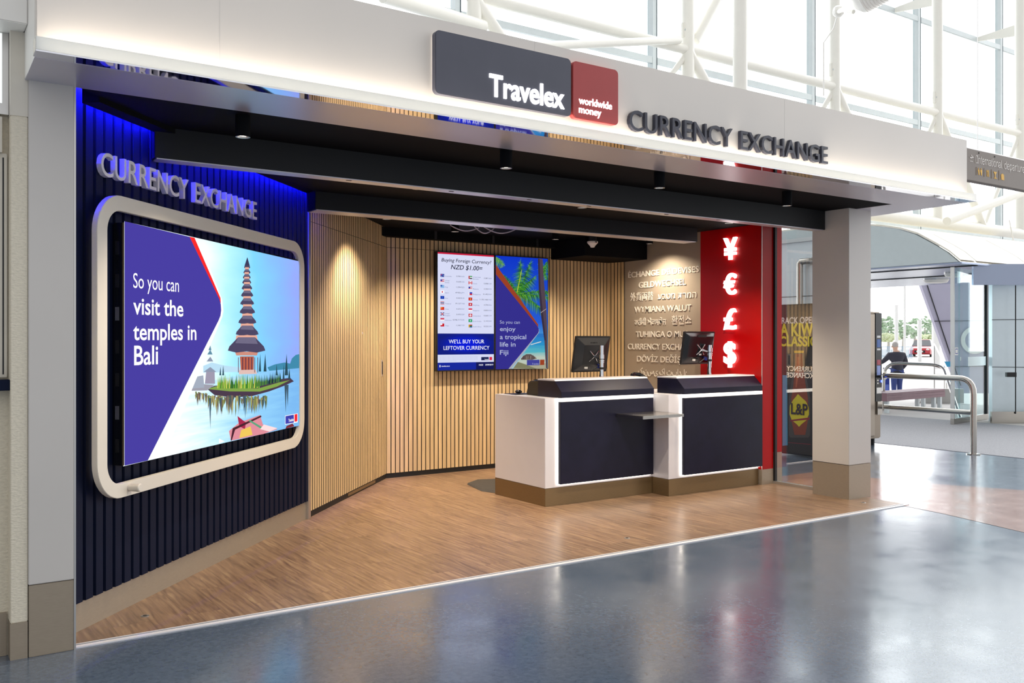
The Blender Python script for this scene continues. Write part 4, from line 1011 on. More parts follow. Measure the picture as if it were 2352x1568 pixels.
d2 = struct(MB().box(-1.2, dx, 4.722, 4.739, 1.275, 2.30).build('door_2', M_WALLP, bevel=.003))
MB().box(dx - .02, dx - .014, 4.7205, 4.722, 1.29, 2.28).build('gap', M_BLACK, d2)
tag(MB().box(-1.6, at_y(22, 880, 4.70).x, 4.66, 4.7395, at_y(10, 897, 4.66).z, at_y(10, 872, 4.66).z).build('counter_ledge', M_NAVY, bevel=.003), 'dark navy ledge below the cream shutter at the far left edge', 'ledge')

# =================================================================== BEHIND THE GLAZED BAY
struct(MB().box(10.0, 10.06, 6.9, 9.4, 1.90, 2.02).build('wall_far', M_LPAN))
struct(MB().box(10.0, 10.06, 6.9, 9.4, 2.028, 2.75).build('wall_far', M_LPAN))
struct(MB().box(10.0, 10.06, 6.9, 9.4, 0, 1.895).build('wall_far', M_LPAN))
struct(MB().box(10.02, 10.05, 6.9, 9.4, 1.896, 2.027).build('wall_far', M_LPAN))
struct(MB().box(9.998, 10.02, 6.9, 9.4, 2.020, 2.028).build('trim_10', M_BLACK))
struct(MB().box(9.96, 10.1, 6.9, 9.4, 2.75, 2.80).build('trim_8', M_MULL))
hq0 = at_x(1838, 600, 9.93); hq1 = at_x(1838, 705, 9.93)
t = thing('pull_handle', 'tall tubular steel pull handle on the pale panels seen through the glazed bay', 'handle', (9.95, hq0.y, 1.7))
MB().tube([(9.998, hq0.y - .16, hq0.z - .01), (9.93, hq0.y - .14, hq0.z - .005), (9.92, hq0.y - .02, hq0.z - .005), (9.92, hq0.y, hq0.z - .03), (9.92, hq0.y, 1.3)], .042, 16).build('grip', M_STEEL, t, smooth=True)
MB().lathe([(.06, 0), (.06, .012)], (9.999, hq0.y - .16, hq0.z - .01), 18, (-1, 0, 0)).build('rose', M_STEEL, t)
# drinks cooler with its picture front
CF = Fr(9.2, 8.0, -90)
t = thing('drinks_cooler', 'black drinks cooler with a giant bottle picture, behind the glazed bay', 'cooler', (9.5, 7.1, 0))
czt = at_x(1830, 698, 9.2).z; cul = CF.uv(1797, 800)[0] - .02
MB().box(9.21, 9.6, 6.76, 8.0 - cul, .02, czt).build('cabinet', M_BLKG, t)
A = Art(CF, .0, lit=False)
ur = 8.0 - 6.77
A.rect(cul + .01, ur, .04, czt - .01, '24221f')
random.seed(5)
for k in range(16):
    u = cul + .02 + k * .07; A.rect(u, u + .02, 1.0, czt - .02, random.choice(['2e2b26', '1c1b1a', '35312a']))
def zc(x, y): return (1780 + x / 4.017, 690 + y / 4.02)
A.poly([zc(120, 1308), zc(330, 1325), zc(330, 1330), zc(120, 1312)], '8e1c30')
A.poly([zc(180, 480), zc(262, 480), zc(268, 600), zc(300, 760), zc(325, 900), zc(325, 1240), zc(310, 1265), zc(140, 1265), zc(128, 1240), zc(128, 900), zc(150, 760), zc(176, 600)], '4a4642')
A.poly([zc(190, 490), zc(252, 490), zc(258, 610), zc(280, 760), zc(305, 900), zc(305, 1100), zc(280, 1240), zc(180, 1240), zc(150, 1100), zc(150, 900), zc(170, 780), zc(186, 610)], '8a3f20')
A.poly([zc(205, 520), zc(222, 520), zc(225, 640), zc(200, 800), zc(190, 800)], 'b8623a')
A.poly([zc(176, 462), zc(266, 462), zc(264, 484), zc(178, 484)], 'e0b92e')
A.poly([zc(212, 862), zc(235, 885), zc(285, 930), zc(312, 985), zc(314, 1050), zc(290, 1105), zc(245, 1140), zc(222, 1165), zc(200, 1140), zc(155, 1105), zc(135, 1050), zc(138, 970), zc(165, 920), zc(195, 885)], 'd9d022')
A.poly([zc(140, 1102), zc(320, 1078), zc(320, 1098), zc(140, 1116)], '8e1c30')
A.poly([zc(70, 688), zc(112, 690), zc(117, 1335), zc(70, 1340)], '3a9ac0')
A.build('picture', t)
YI = mat('yellow_print', 'd8cc28', .5); WI = mat('white_print', 'd9d9d6', .5); BI = mat('dark_print', '2a1a24', .5)
for s_, x0, x1, yb, cp, m, bd in (('CRACK OPEN', 22, 385, 214, .075, WI, .05), ('A KIWI', 50, 375, 325, .15, YI, .07), ('CLASSIC', 45, 392, 418, .115, YI, .07), ('L&P', 150, 304, 1045, .13, BI, .05)):
    p0 = CF.uv(*zc(x0, yb)); p1 = CF.uv(*zc(x1, yb))
    text_solid(MB(), s_, CF, p0[0], p1[0], p0[1], cp, .0052, .0052, bold=bd * .5).build('printed_text', m, t)

# =================================================================== RIGHT: ENTRANCE LOBBY
DR = Vector((RX, RY, 0)); DF = Vector((FX, FY, 0))
# curved canopy over the entrance
CX0 = 14.7
prof = [(2001 - 60, 515), (2001, 519), (2027, 521), (2068, 527), (2107, 538.8), (2152, 563), (2178.6, 579), (2205, 601)]
pp = [at_x(x, y, CX0) for x, y in prof]
t = thing('entrance_canopy', 'cream barrel shaped canopy with a grey end face, over the glass entrance', 'canopy', (CX0, pp[-1].y, pp[-1].z))
zb = pp[-1].z; yl = pp[0].y + 1.6
face = [(p.y, p.z) for p in pp] ; top0 = pp[0].z
MB().prism([(CX0 - .06, yl, zb), (CX0 - .06, yl, top0)] + [(CX0 - .06, y, z) for y, z in face], (.08, 0, 0)).build('end_face', M_CANGREY, t, label='flat grey end face')
segs = [CX0 - .05, CX0 + .45, CX0 + 2.2, CX0 + 5.3]
for i in range(len(segs) - 1):
    xa, xb = segs[i], segs[i + 1] - .02
    prof2 = [(yl, top0 + .03)] + [(y - .04, z + .03) for y, z in face]
    MB().raw([(xa, y, z) for y, z in prof2] + [(xb, y, z) for y, z in prof2] + [(xa, y, z - .03) for y, z in prof2] + [(xb, y, z - .03) for y, z in prof2],
             [[k, k + 1, len(prof2) + k + 1, len(prof2) + k] for k in range(len(prof2) - 1)] + [[2 * len(prof2) + k, 2 * len(prof2) + k + 1, 3 * len(prof2) + k + 1, 3 * len(prof2) + k] for k in range(len(prof2) - 1)]
             + [[k, k + 1, 2 * len(prof2) + k + 1, 2 * len(prof2) + k] for k in range(len(prof2) - 1)]).build('roof_panel', M_CANOPY, t, smooth=True)
MB().box(CX0, CX0 + 5.2, face[-1][0] - .03, yl + 4, zb - .03, zb).build('soffit', M_LOBBY, t, label='bluish metal soffit')
MB().box(CX0 + .5, CX0 + .56, face[-1][0], yl + 4, zb - .045, zb - .031).build('track', M_BLACK, t)
MB().box(CX0 + 2.5, CX0 + 2.58, face[-1][0], yl + 4, zb - .045, zb - .031).build('track', M_BLACK, t)
# dark slanted wall, pale panels beyond the glass door
def vw(x, y, d): return at_d(x, y, d)
def panel(name, pix, d, th, m, kind=True, parent=None):
    pts = [at_d(x, y, dd) for (x, y), dd in zip(pix, d if isinstance(d, (list, tuple)) else [d] * len(pix))]
    for p in pts: p.z = max(p.z, 0.0)
    mb = MB().prism(pts, DF * th); o = mb.build(name, m, parent)
    return struct(o) if kind and parent is None else o
dk = panel('wall_right', [(2113, 646), (2300, 646), (2300, 903), (2205, 903)], 24.0, .15, M_PURP)
for pix in ([(2146, 736.6), (2300, 735.2), (2300, 736.4), (2146, 738)], [(2186, 841.3), (2300, 840), (2300, 841.2), (2186, 842.6)], [(2126, 646), (2128, 646), (2208, 885), (2206, 885)]):
    panel('panel_joint', pix, 23.97, .01, M_BLACK, False, dk)
pale = panel('wall_right', [(2279, 646), (2420, 646), (2420, 968), (2279, 968)], [15.95, 15.7, 15.7, 15.95], .12, M_LPAN)
for pix in ([(2279, 733.5), (2420, 732), (2420, 733.6), (2279, 735)], [(2279, 842), (2420, 843), (2420, 844.5), (2279, 843.4)], [(2332, 655), (2334, 655), (2334, 950), (2332, 950)]):
    panel('panel_joint', pix, 15.6, .01, M_BLACK, False, pale)
panel('trim_9', [(2236, 606), (2420, 606), (2420, 654), (2236, 654)], [15.6, 15.6, 15.6, 15.6], .06, M_LOBBY)
panel('baseboard_right', [(2278, 945), (2420, 945), (2420, 974), (2278, 974)], 15.62, .05, M_STEEL)
t = thing('door_sensor', 'small black push plate on the pale wall panels at the right edge', 'push plate', at_d(2322, 865, 15.58))
panel('plate', [(2313, 855), (2335, 855), (2335, 865.5), (2313, 865.5)], 15.5, .06, M_BLACK, False, t)
CFr = Fr(*(at_d(2200, 780, 23.95).xy), math.degrees(TH) - 90 + 0)
t = thing('wall_letter', 'large white letter C on the dark slanted wall behind the glass door', 'letter', at_d(2235, 812, 23.9))
class Vw:
    def __init__(s_, d): s_.d = d
    def P(s_, u, v, w_): return EYEV + DF * (s_.d - v) + DR * u + Vector((0, 0, w_ - EYE))
    def uv(s_, x, y, v=0): return ((x - CXP) / FPX * (s_.d - v), EYE - (y - CYP) / FPX * (s_.d - v))
VF = Vw(23.95)
a0 = VF.uv(2207, 811); a1 = VF.uv(2263, 811); ring_o = []; ring_i = []
cx_, cy_ = VF.uv(2238, 781); ro = 31.5 / FPX * 23.95; ri = 22 / FPX * 23.95
for k in range(25):
    a_ = math.radians(38 + (322 - 38) * k / 24); ring_o.append((cx_ + ro * math.cos(a_), cy_ + ro * math.sin(a_))); ring_i.append((cx_ + ri * math.cos(a_), cy_ + ri * math.sin(a_)))
mb = MB()
for k in range(24): mb.fprism(VF, [ring_i[k], ring_o[k], ring_o[k + 1], ring_i[k + 1]], 0.0, .02)
mb.build('stroke', M_WHITE, t)
tag(text_solid(MB(), 'I', VF, *[VF.uv(2205, 828)[0], VF.uv(2207, 828)[0]], VF.uv(2205, 828)[1], .10, 0, .012).build('wall_letter', M_WHITE), 'tiny white upright letter stroke on the dark slanted wall, left of the big C', 'letter')
# glass door leaf standing open
t = thing('glass_door', 'tall frameless glass door leaf standing open in front of the big white C', 'door', at_z(2205, 975))
d0, d1 = 15.36, 16.35
P0 = at_z(2187, 975); P1 = at_z(2266, 962)
ztop = zb - .07
GD = Fr(P0.x, P0.y, math.degrees(math.atan2(P1.y - P0.y, P1.x - P0.x))); gl_ = (P1 - P0).length
MB().fbox(GD, .03, gl_ - .05, -.006, .006, .10, ztop).build('pane', M_GLASSG, t, label='green tinted glass pane')
MB().fbox(GD, 0, gl_, -.03, .03, .0045, .10).build('bottom_rail', M_STEEL, t)
MB().fbox(GD, .0, .035, -.03, .03, .10, ztop).build('stile', M_ALU, t)
MB().fbox(GD, gl_ - .06, gl_, -.03, .03, .10, ztop).build('stile', M_BLACK, t)
MB().fbox(GD, .25, .27, .0065, .03, .10, ztop).build('fin', M_GLASSG, t)
MB().fbox(GD, .10, .24, .0065, .008, 1.18, 1.31).build('sticker', M_WHITE, t, label='white sticker with a blue border')
MB().fbox(GD, .115, .225, .0082, .009, 1.20, 1.29).build('sticker_border', mat('sticker_blue', '2f3f9a', .5), t)
MB().fbox(GD, .128, .212, .0092, .010, 1.213, 1.277).build('sticker_face', M_WHITE, t)
MB().fbox(GD, gl_ - .9, gl_ - .06, .0065, .0075, .98, 1.14).build('frosted_band', mat('frost', 'dfeef0', .6), t)
def oval_light(x, y, d, w_, label):
    c = at_d(x, y, d); t = thing('ceiling_light', label, 'light', c, 'oval lights under the canopy')
    c = Vector((c.x, c.y, zb - .031))
    b = MB(); b.lathe([(w_, 0), (w_, -.03), (w_ * .86, -.075), (w_ * .5, -.085)], (0, 0, 0), 24)
    b.v = [c + DR * p.x + DF * p.y * .6 + Vector((0, 0, p.z)) for p in b.v]; b.build('diffuser', M_WHITE, t, smooth=True)
    b = MB(); b.lathe([(w_ * 1.04, 0), (w_ * 1.04, -.018)], (0, 0, 0), 24); b.v = [c + DR * p.x + DF * p.y * .6 + Vector((0, 0, p.z)) for p in b.v]; b.build('trim_ring', M_ALU, t)
oval_light(2150, 664, 19.0, .26, 'oval white ceiling light under the canopy, above the slanted dark wall')
oval_light(2326, 642, 17.5, .24, 'oval white ceiling light under the canopy at the right edge')
oval_light(2190, 628, 17.2, .17, 'oval recessed ceiling light under the canopy nearest the hall')
# stainless rails
def rail_bend(pts, r, n=6):
    pts = [Vector(p) for p in pts]; out = [pts[0]]
    for i in range(1, len(pts) - 1):
        a = (pts[i - 1] - pts[i]).normalized(); b = (pts[i + 1] - pts[i]).normalized()
        p0 = pts[i] + a * r; p1 = pts[i] + b * r
        for k in range(n + 1):
            s_ = k / n; out.append(p0 * (1 - s_) ** 2 + pts[i] * 2 * s_ * (1 - s_) + p1 * s_ ** 2)
    return out + [pts[-1]]
t = thing('guard_rail', 'thick stainless steel guard rail with two bars, beside the vending machine', 'rail', (11.23, 6.14, 0))
MB().tube(rail_bend([(11.23, 7.375, .955), (11.23, 6.137, .955), (11.23, 6.137, .012)], .20), .0375, 18).build('top_rail', M_STEEL, t, smooth=True)
MB().tube([(11.23, 7.375, .525), (11.23, 6.15, .525)], .033, 16).build('lower_rail', M_STEEL, t, smooth=True)
MB().lathe([(.085, 0), (.085, .010), (.045, .012)], (11.23, 6.137, .001), 24).build('foot_flange', M_STEEL, t)
MB().lathe([(.055, 0), (.055, .01)], (11.23, 7.375, .955), 20, (0, -1, 0)).build('wall_flange', M_STEEL, t)
t = thing('handrail', 'thin curved steel handrail outside the entrance, behind the guard rail', 'rail', at_d(2100, 900, 19.5))
A0 = at_d(2029, 850, 18.5); A1 = at_d(2030, 833, 18.5); B0 = at_d(2165, 838, 18.3); B1 = at_d(2208, 965, 16.0)
A0.z = 0; B1.z = .005
MB().tube(rail_bend([A0, A1, B0, B1], .30), .03, 12).build('bar', M_STEEL, t, smooth=True)
t = thing('handrail', 'slender straight handrail sloping down beside the dark slanted wall', 'rail', at_d(2190, 900, 18.0))
MB().tube([at_d(2146, 790, 21), at_d(2186, 868, 18.2)], .018, 10).build('bar', M_ALU, t, smooth=True)
b_ = at_d(2186, 868, 18.2); MB().tube([b_, (b_.x, b_.y, 0.001)], .018, 10).build('post', M_ALU, t, smooth=True)
b_ = at_d(2146, 790, 21); MB().tube([b_, (b_.x, b_.y, 0.001)], .018, 10).build('post', M_ALU, t, smooth=True)
# vending machine
VX = 11.19; VY = 7.405
t = thing('vending_machine', 'tall vending machine with a dark control strip, half hidden by the right column', 'vending machine', (VX - .45, VY + .4, 0))
zt_ = 1.90
MB().hexa([(VX - .9, VY, .095), (VX, VY, .095), (VX, VY + .85, .095), (VX - .9, VY + .85, .095)], [(VX - .9, VY, zt_ - .08), (VX, VY, zt_ - .08), (VX, VY + .85, zt_), (VX - .9, VY + .85, zt_)]).build('cabinet', mat('vending_metal', 'a39484', .35, .5), t, bevel=.015)
VFr = Fr(VX - .9, VY, 0)
MB().fbox(VFr, .02, .745, 0, .012, .13, zt_ - .10).build('door', mat('vending_door', 'b3a596', .35, .4), t, bevel=.006)
cs_ = MB().fbox(VFr, .75, .895, 0, .016, .60, zt_ - .09).build('control_strip', M_BLKG, t, bevel=.004, label='black control strip')
for z0_, z1_, c_ in ((1.47, 1.50, 'd8d8d8'), (1.34, 1.45, '3a62a8'), (1.30, 1.325, 'd0d0d0'), (1.10, 1.17, 'a8344a'), (.96, 1.09, '8f9fd8')):
    MB().fbox(VFr, .78, .86, .016, .019, z0_, z1_).build('label_panel', mat('vend_' + c_, c_, .4), cs_)
MB().fbox(VFr, .87, .89, .016, .03, .86, .89).build('blue_indicator', em((.08, .12, 1.0), 6.0), cs_, label='glowing blue light')
for z0_ in (.88, .84): MB().fbox(VFr, .78, .81, .016, .021, z0_, z0_ + .02).build('button', M_ALU, cs_)
MB().fbox(VFr, .77, .88, .016, .020, .71, .79).build('coin_slot', M_ALU, cs_)
MB().fbox(VFr, .775, .885, .012, .030, .42, .60).build('delivery_flap', M_STEEL, t, bevel=.004)
for x_ in (.08, .82):
    for y_ in (.08, .77): MB().tube([(VX - .9 + x_, VY + y_, 0.0), (VX - .9 + x_, VY + y_, .095)], .03, 10).build('foot', M_BLACK, t)

# =================================================================== OUTSIDE THE ENTRANCE
gpts = [(14.0, .0), (23.0, .0), (25.5, -.50), (40, -.50), (62, -.02), (130, -.02)]
mb = MB(); vs = []
for d_, z_ in gpts:
    for s_ in (-40, 60): p = DF * d_ + DR * s_; vs.append((p.x, p.y, z_))
vs = [(15.6, -20, -.001), (15.6, 40, -.001)]
gx = [(15.6, -.001), (19.9, -.001), (21.0, -.50), (33, -.50), (52, -.02), (120, -.02)]
vs = []
for x_, z_ in gx: vs += [(x_, -25, z_), (x_, 110, z_)]
struct(MB().raw(vs, [[2 * k, 2 * k + 1, 2 * k + 3, 2 * k + 2] for k in range(len(gx) - 1)]).build('floor', M_CONC, base=(15.6, 0, 0)))
t = thing('bench', 'dark plum slatted bench outside the entrance', 'bench', at_z(2100, 945))
q0 = at_d(2037.6, 903, 17.7); q1 = at_d(2170.3, 895.2, 19.2); zt_ = .395
BF = Fr(q0.x, q0.y, math.degrees(math.atan2(q1.y - q0.y, q1.x - q0.x))); bl = ((q1 - q0).xy).length
MBN = mat('plum_boards', '8a6a72', .6, noise=.06)
for k in range(3): MB().fbox(BF, 0, bl, -.17 * k - .16, -.17 * k, zt_ - .05, zt_).build('seat_board', MBN, t, bevel=.004)
MB().fbox(BF, 0, bl, -.015, .005, zt_ - .105, zt_ - .052).build('apron', MBN, t); MB().fbox(BF, 0, bl, -.015, .005, zt_ - .160, zt_ - .108).build('apron', MBN, t)
MB().fbox(BF, -.02, .0, -.50, .005, zt_ - .160, zt_).build('end_board', MBN, t)
for u_ in (.05, bl - .42, bl - .16):
    for v_ in (-.09, -.44): MB().fbox(BF, u_, u_ + .07, v_, v_ + .07, 0, zt_ - .05).build('leg', M_MULL, t)
tag(panel('low_wall', [(2125, 893), (2214, 893), (2214, 935), (2112, 935)], 20.5, .25, M_CONC, False), 'low pale concrete wall behind the bench', 'wall')
# man walking away with a luggage trolley
PD = 28.0
def pv(x, y, dd=0.0): return at_d(x, y, PD + dd)
def skin(name, joints, edges, mt, parent, lvl=2):
    o0 = Vector(parent.location); me = bpy.data.meshes.new(name)
    me.from_pydata([tuple(Vector(j[0]) - o0) for j in joints], edges, [])
    ob = bpy.data.objects.new(name, me); COL.objects.link(ob)
    md = ob.modifiers.new('s', 'SKIN'); ss = ob.modifiers.new('d', 'SUBSURF'); ss.levels = lvl; ss.render_levels = lvl
    for i, j in enumerate(joints): r = j[1]; me.skin_vertices[0].data[i].radius = r if isinstance(r, tuple) else (r, r)
    me.skin_vertices[0].data[0].use_root = True
    bpy.context.view_layer.update(); dg = bpy.context.evaluated_depsgraph_get()
    m2 = bpy.data.meshes.new_from_object(ob.evaluated_get(dg)); m2.name = name
    bpy.data.objects.remove(ob); bpy.data.meshes.remove(me); m2.shade_smooth(); m2.materials.clear(); m2.materials.append(mt)
    o = bpy.data.objects.new(name, m2); COL.objects.link(o); o.parent = parent; return o
MJ = mat('dark_jacket', '2b2b38', .8); MT = mat('blue_jeans', '2f3f78', .85); MSK = mat('skin', 'c9a08a', .6); MH = mat('grey_hair', 'a5a09c', .8)
feet = pv(2067, 924); gz = -.50
t = thing('person', 'man in a dark jacket and blue jeans walking away, pushing a luggage trolley', 'person', (feet.x, feet.y, gz))
hip = pv(2061, 846); L = lambda o_, z_, f=0: hip + DR * o_ + DF * f + Vector((0, 0, z_))
h0 = hip.z
J = [(L(0, 0), (.15, .12)), (L(0, .20), (.16, .12)), (L(-.005, .42, .03), (.19, .12)), (L(-.01, .50, .04), (.09, .08)), (L(-.03, .56, .06), (.055, .055)), (L(-.045, .66, .07), (.085, .10)), (L(-.045, .75, .07), (.075, .085)),
     (L(-.21, .42, .06), .075), (L(-.36, .20, .22), .055), (L(-.56, .10, .42), .043), (L(-.63, .08, .48), .040),
     (L(.20, .42, .03), .075), (L(.28, .16, .0), .056), (L(.20, -.03, .18), .044), (L(.16, -.06, .24), .040),
     (L(-.085, -.10), .105), (L(-.10, -.45, .02), .072), (L(-.10, gz - h0 + .09, -.02), .050), (L(-.10, gz - h0 + .04, .12), (.045, .035)),
     (L(.085, -.10), .105), (L(.11, -.44, .10), .072), (L(.12, gz - h0 + .09, .10), .050), (L(.12, gz - h0 + .04, .24), (.045, .035))]
body = skin('body', J, [(0, 1), (1, 2), (2, 3), (3, 4), (4, 5), (5, 6), (2, 7), (7, 8), (8, 9), (9, 10), (2, 11), (11, 12), (12, 13), (13, 14), (0, 15), (15, 16), (16, 17), (17, 18), (0, 19), (19, 20), (20, 21), (21, 22)], MSK, t)
body.data.materials.append(MJ); body.data.materials.append(MT)
for p_ in body.data.polygons:
    c_ = p_.center + Vector(t.location); lat = (c_ - hip).dot(DR)
    if c_.z < hip.z - .02 and abs(lat) < .19: p_.material_index = 2
    elif c_.z < hip.z + .52 and -.50 < lat < .24 and not (lat > .14 and c_.z < hip.z + .0): p_.material_index = 1
grow = lambda js, k: [(p, tuple(x * k for x in (r if isinstance(r, tuple) else (r, r)))) for p, r in js]
skin('jacket', grow([J[i] for i in (0, 1, 2, 3, 7, 8, 9, 11, 12, 13)] + [(L(0, -.12), (.15, .12))], 1.28), [(0, 1), (1, 2), (2, 3), (2, 4), (4, 5), (5, 6), (2, 7), (7, 8), (8, 9), (0, 10)], MJ, t)
skin('trousers', grow([(L(0, .10), (.15, .12))] + [J[i] for i in (15, 16, 17, 19, 20, 21)], 1.22), [(0, 1), (1, 2), (2, 3), (0, 4), (4, 5), (5, 6)], MT, t)
hd = L(-.045, .70, .07)
MB().ball(hd + Vector((0, 0, .035)) - DF * .012, .10, 16, 10, (.93, 1.0, .98)).build('hair', MH, t, smooth=True)
for s_ in (-1, 1):
    MB().ball(hd + DR * .092 * s_ + Vector((0, 0, -.02)), .028, 8, 6, (.5, .7, 1.1)).build('ear', MSK, t, smooth=True)
    wr = J[10][0] if s_ < 0 else J[14][0]
    for k in range(5): MB().tube([wr + Vector((0, 0, .02 - .016 * k)) + DF * .02, wr + Vector((0, 0, .015 - .016 * k)) + DF * .07 + DR * .01, wr + Vector((0, 0, .0 - .016 * k)) + DF * (.09 if k else .05) + DR * .03], [.010, .009, .007], 6).build('finger', MSK, t, smooth=True)
    MB().ball((J[18] if s_ < 0 else J[22])[0] + Vector((0, 0, .0)), .055, 10, 6, (.9, 1.4, .8)).build('shoe', MJ, t, smooth=True)
t = thing('luggage_trolley', 'grey luggage trolley loaded with a blue bag, pushed by the man', 'trolley', pv(2035, 924, .5))
tz = gz
c0 = pv(2030, 860, .4); c0.z = 0
TP = lambda r_, f_, z_: c0 + DR * r_ + DF * f_ + Vector((0, 0, z_))
for r_ in (-.05, .45): MB().tube(rail_bend([TP(r_, -.1, tz + 1.05), TP(r_, 0, tz + .18), TP(r_, .8, tz + .18)], .08), .02, 8).build('side_tube', M_ALU, t, smooth=True)
MB().tube([TP(-.08, -.1, tz + 1.05), TP(.48, -.1, tz + 1.05)], .02, 8).build('push_bar', M_ALU, t)
MB().prism([TP(-.05, .0, tz + .18), TP(.45, .0, tz + .18), TP(.45, .8, tz + .18), TP(-.05, .8, tz + .18)], (0, 0, .03)).build('deck', M_ALU, t)
for r_, f_ in ((-.03, .05), (.43, .05), (.2, .75)): MB().tube([TP(r_ - .02, f_, tz + .08), TP(r_ + .02, f_, tz + .08)], .08, 14).build('wheel', M_RUB, t)
t = thing('travel_bag', 'blue travel bag standing on the luggage trolley', 'bag', TP(.05, .3, tz + .21))
MB().prism([TP(-.04, .06, tz + .212), TP(.22, .06, tz + .212), TP(.22, .45, tz + .212), TP(-.04, .45, tz + .212)], (0, 0, .55)).build('body', mat('bag_blue', '2a3f9a', .7, noise=.1), t, bevel=.04)
MB().tube(rail_bend([TP(.02, .25, tz + .76), TP(.02, .25, tz + .84), TP(.16, .25, tz + .84), TP(.16, .25, tz + .76)], .03), .012, 8).build('carry_handle', M_BLACK, t)
MB().prism([TP(.0, .045, tz + .28), TP(.18, .045, tz + .28), TP(.18, .06, tz + .28), TP(.0, .06, tz + .28)], (0, 0, .25)).build('front_pocket', mat('bag_light', '6a7fd0', .7), t, bevel=.005)
# red car
CD = 77.0
cc = at_d(2119, 818, CD); gz2 = -.02
t = thing('car', 'red car parked beyond the forecourt, seen from its front corner', 'car', (cc.x, cc.y, gz2))
M_CAR = mat('red_car_paint', 'c0202c', .3, coat=.5)
fw_ = (-DF * .86 - DR * .5).normalized(); sd_ = Vector((-fw_.y, fw_.x, 0))
K = lambda f_, s_, z_: Vector((cc.x, cc.y, gz2)) + fw_ * f_ + sd_ * s_ + Vector((0, 0, z_))
secs = [(2.15, .72, .30, .60), (2.0, .84, .22, .74), (1.2, .88, .20, .86), (.6, .88, .20, .92), (-1.6, .88, .20, .95), (-2.1, .82, .25, .90)]
vs = []; fs = []
for f_, hw, z0_, z1_ in secs: vs += [K(f_, -hw, z0_), K(f_, hw, z0_), K(f_, hw * .98, z1_ - .12), K(f_, hw * .86, z1_), K(f_, -hw * .86, z1_), K(f_, -hw * .98, z1_ - .12)]
for i in range(len(secs) - 1):
    for k in range(6): fs.append([6 * i + k, 6 * i + (k + 1) % 6, 6 * i + 6 + (k + 1) % 6, 6 * i + 6 + k])
fs += [[5, 4, 3, 2, 1, 0], [6 * (len(secs) - 1) + k for k in range(6)]]
MB().raw(vs, fs).build('bodywork', M_CAR, t, bevel=.02, smooth=True)
MB().hexa([K(.9, -.78, .90), K(.9, .78, .90), K(-1.9, .76, .92), K(-1.9, -.76, .92)], [K(.1, -.60, 1.42), K(.1, .60, 1.42), K(-1.2, .58, 1.40), K(-1.2, -.58, 1.40)]).build('cabin_glass', mat('car_glass', '30343c', .1), t, bevel=.03)
MB().hexa([K(.08, -.58, 1.42), K(.08, .58, 1.42), K(-1.18, .56, 1.40), K(-1.18, -.56, 1.40)], [K(.0, -.52, 1.46), K(.0, .52, 1.46), K(-1.1, .50, 1.45), K(-1.1, -.50, 1.45)]).build('roof', M_CAR, t)
for f_ in (1.35, -1.3):
    for s_ in (-.80, .80):
        MB().tube([K(f_, s_ - .1, .32), K(f_, s_ + .1, .32)], .32, 20).build('wheel', M_RUB, t); wh_ = COL.objects[-1]; MB().tube([K(f_, s_ - .11, .32), K(f_, s_ + .11, .32)], .19, 14).build('hub_cap', M_ALU, wh_)
for s_ in (-.6, .6): MB().ball(K(2.08, s_, .62), .14, 10, 6, (1, 1, .6)).build('headlight', M_WHITE, t, smooth=True)
MB().hexa([K(2.12, -.42, .36), K(2.12, .42, .36), K(2.19, .40, .36), K(2.19, -.40, .36)], [K(2.10, -.42, .54), K(2.10, .42, .54), K(2.17, .40, .54), K(2.17, -.40, .54)]).build('grille', M_BLACK, t)
MB().hexa([K(2.16, -.26, .40), K(2.16, .26, .40), K(2.20, .26, .40), K(2.20, -.26, .40)], [K(2.16, -.26, .51), K(2.16, .26, .51), K(2.20, .26, .51), K(2.20, -.26, .51)]).build('number_plate', M_WHITE, t)
# trees, lamp posts, fence beyond the road
M_LEAF = mat('glare_paled_leaves', 'b4c8b0', .9, noise=.35, scale=1.2); M_LEAF2 = mat('pale_shrub', 'd6e0ba', .9, noise=.2, scale=1.2); M_BARK = mat('pale_bark', 'cfcac4', .9)  # tree green paled: the wash of overexposed daylight is put into the colour
def tree(x, y0, y1, wpx, d_, label, m, group, shrub=False):
    p = at_d(x, 800, d_); t = thing('shrub' if shrub else 'tree', label, 'shrub' if shrub else 'tree', (p.x, p.y, -.02), group)
    k = d_ / FPX; zc_ = EYE - ((y0 + y1) / 2 - CYP) * k; rz = (y1 - y0) / 2 * k; rw = wpx / 2 * k
    mb = MB(); n = 90
    for i in range(n):
        u = random.uniform(-1, 1); th_ = random.uniform(0, 2 * math.pi); rr = random.uniform(.55, 1)
        c_ = Vector((p.x, p.y, zc_)) + DR * rw * rr * math.cos(th_) * math.sqrt(1 - u * u) + DF * rw * rr * math.sin(th_) * math.sqrt(1 - u * u) + Vector((0, 0, rz * u * rr))
        mb.ball(c_, rw * random.uniform(.14, .3), 6, 4, (1, 1, .7))
    mb.build('foliage', m, t)
    if not shrub: MB().tube([(p.x, p.y, -.02), (p.x + .1, p.y, zc_ * .5), (p.x, p.y, zc_)], [.22, .16, .08], 8).build('trunk', M_BARK, t, smooth=True)
    else: MB().tube([(p.x, p.y, -.02), (p.x, p.y, zc_)], .06, 6).build('stem', M_BARK, t)
random.seed(21)
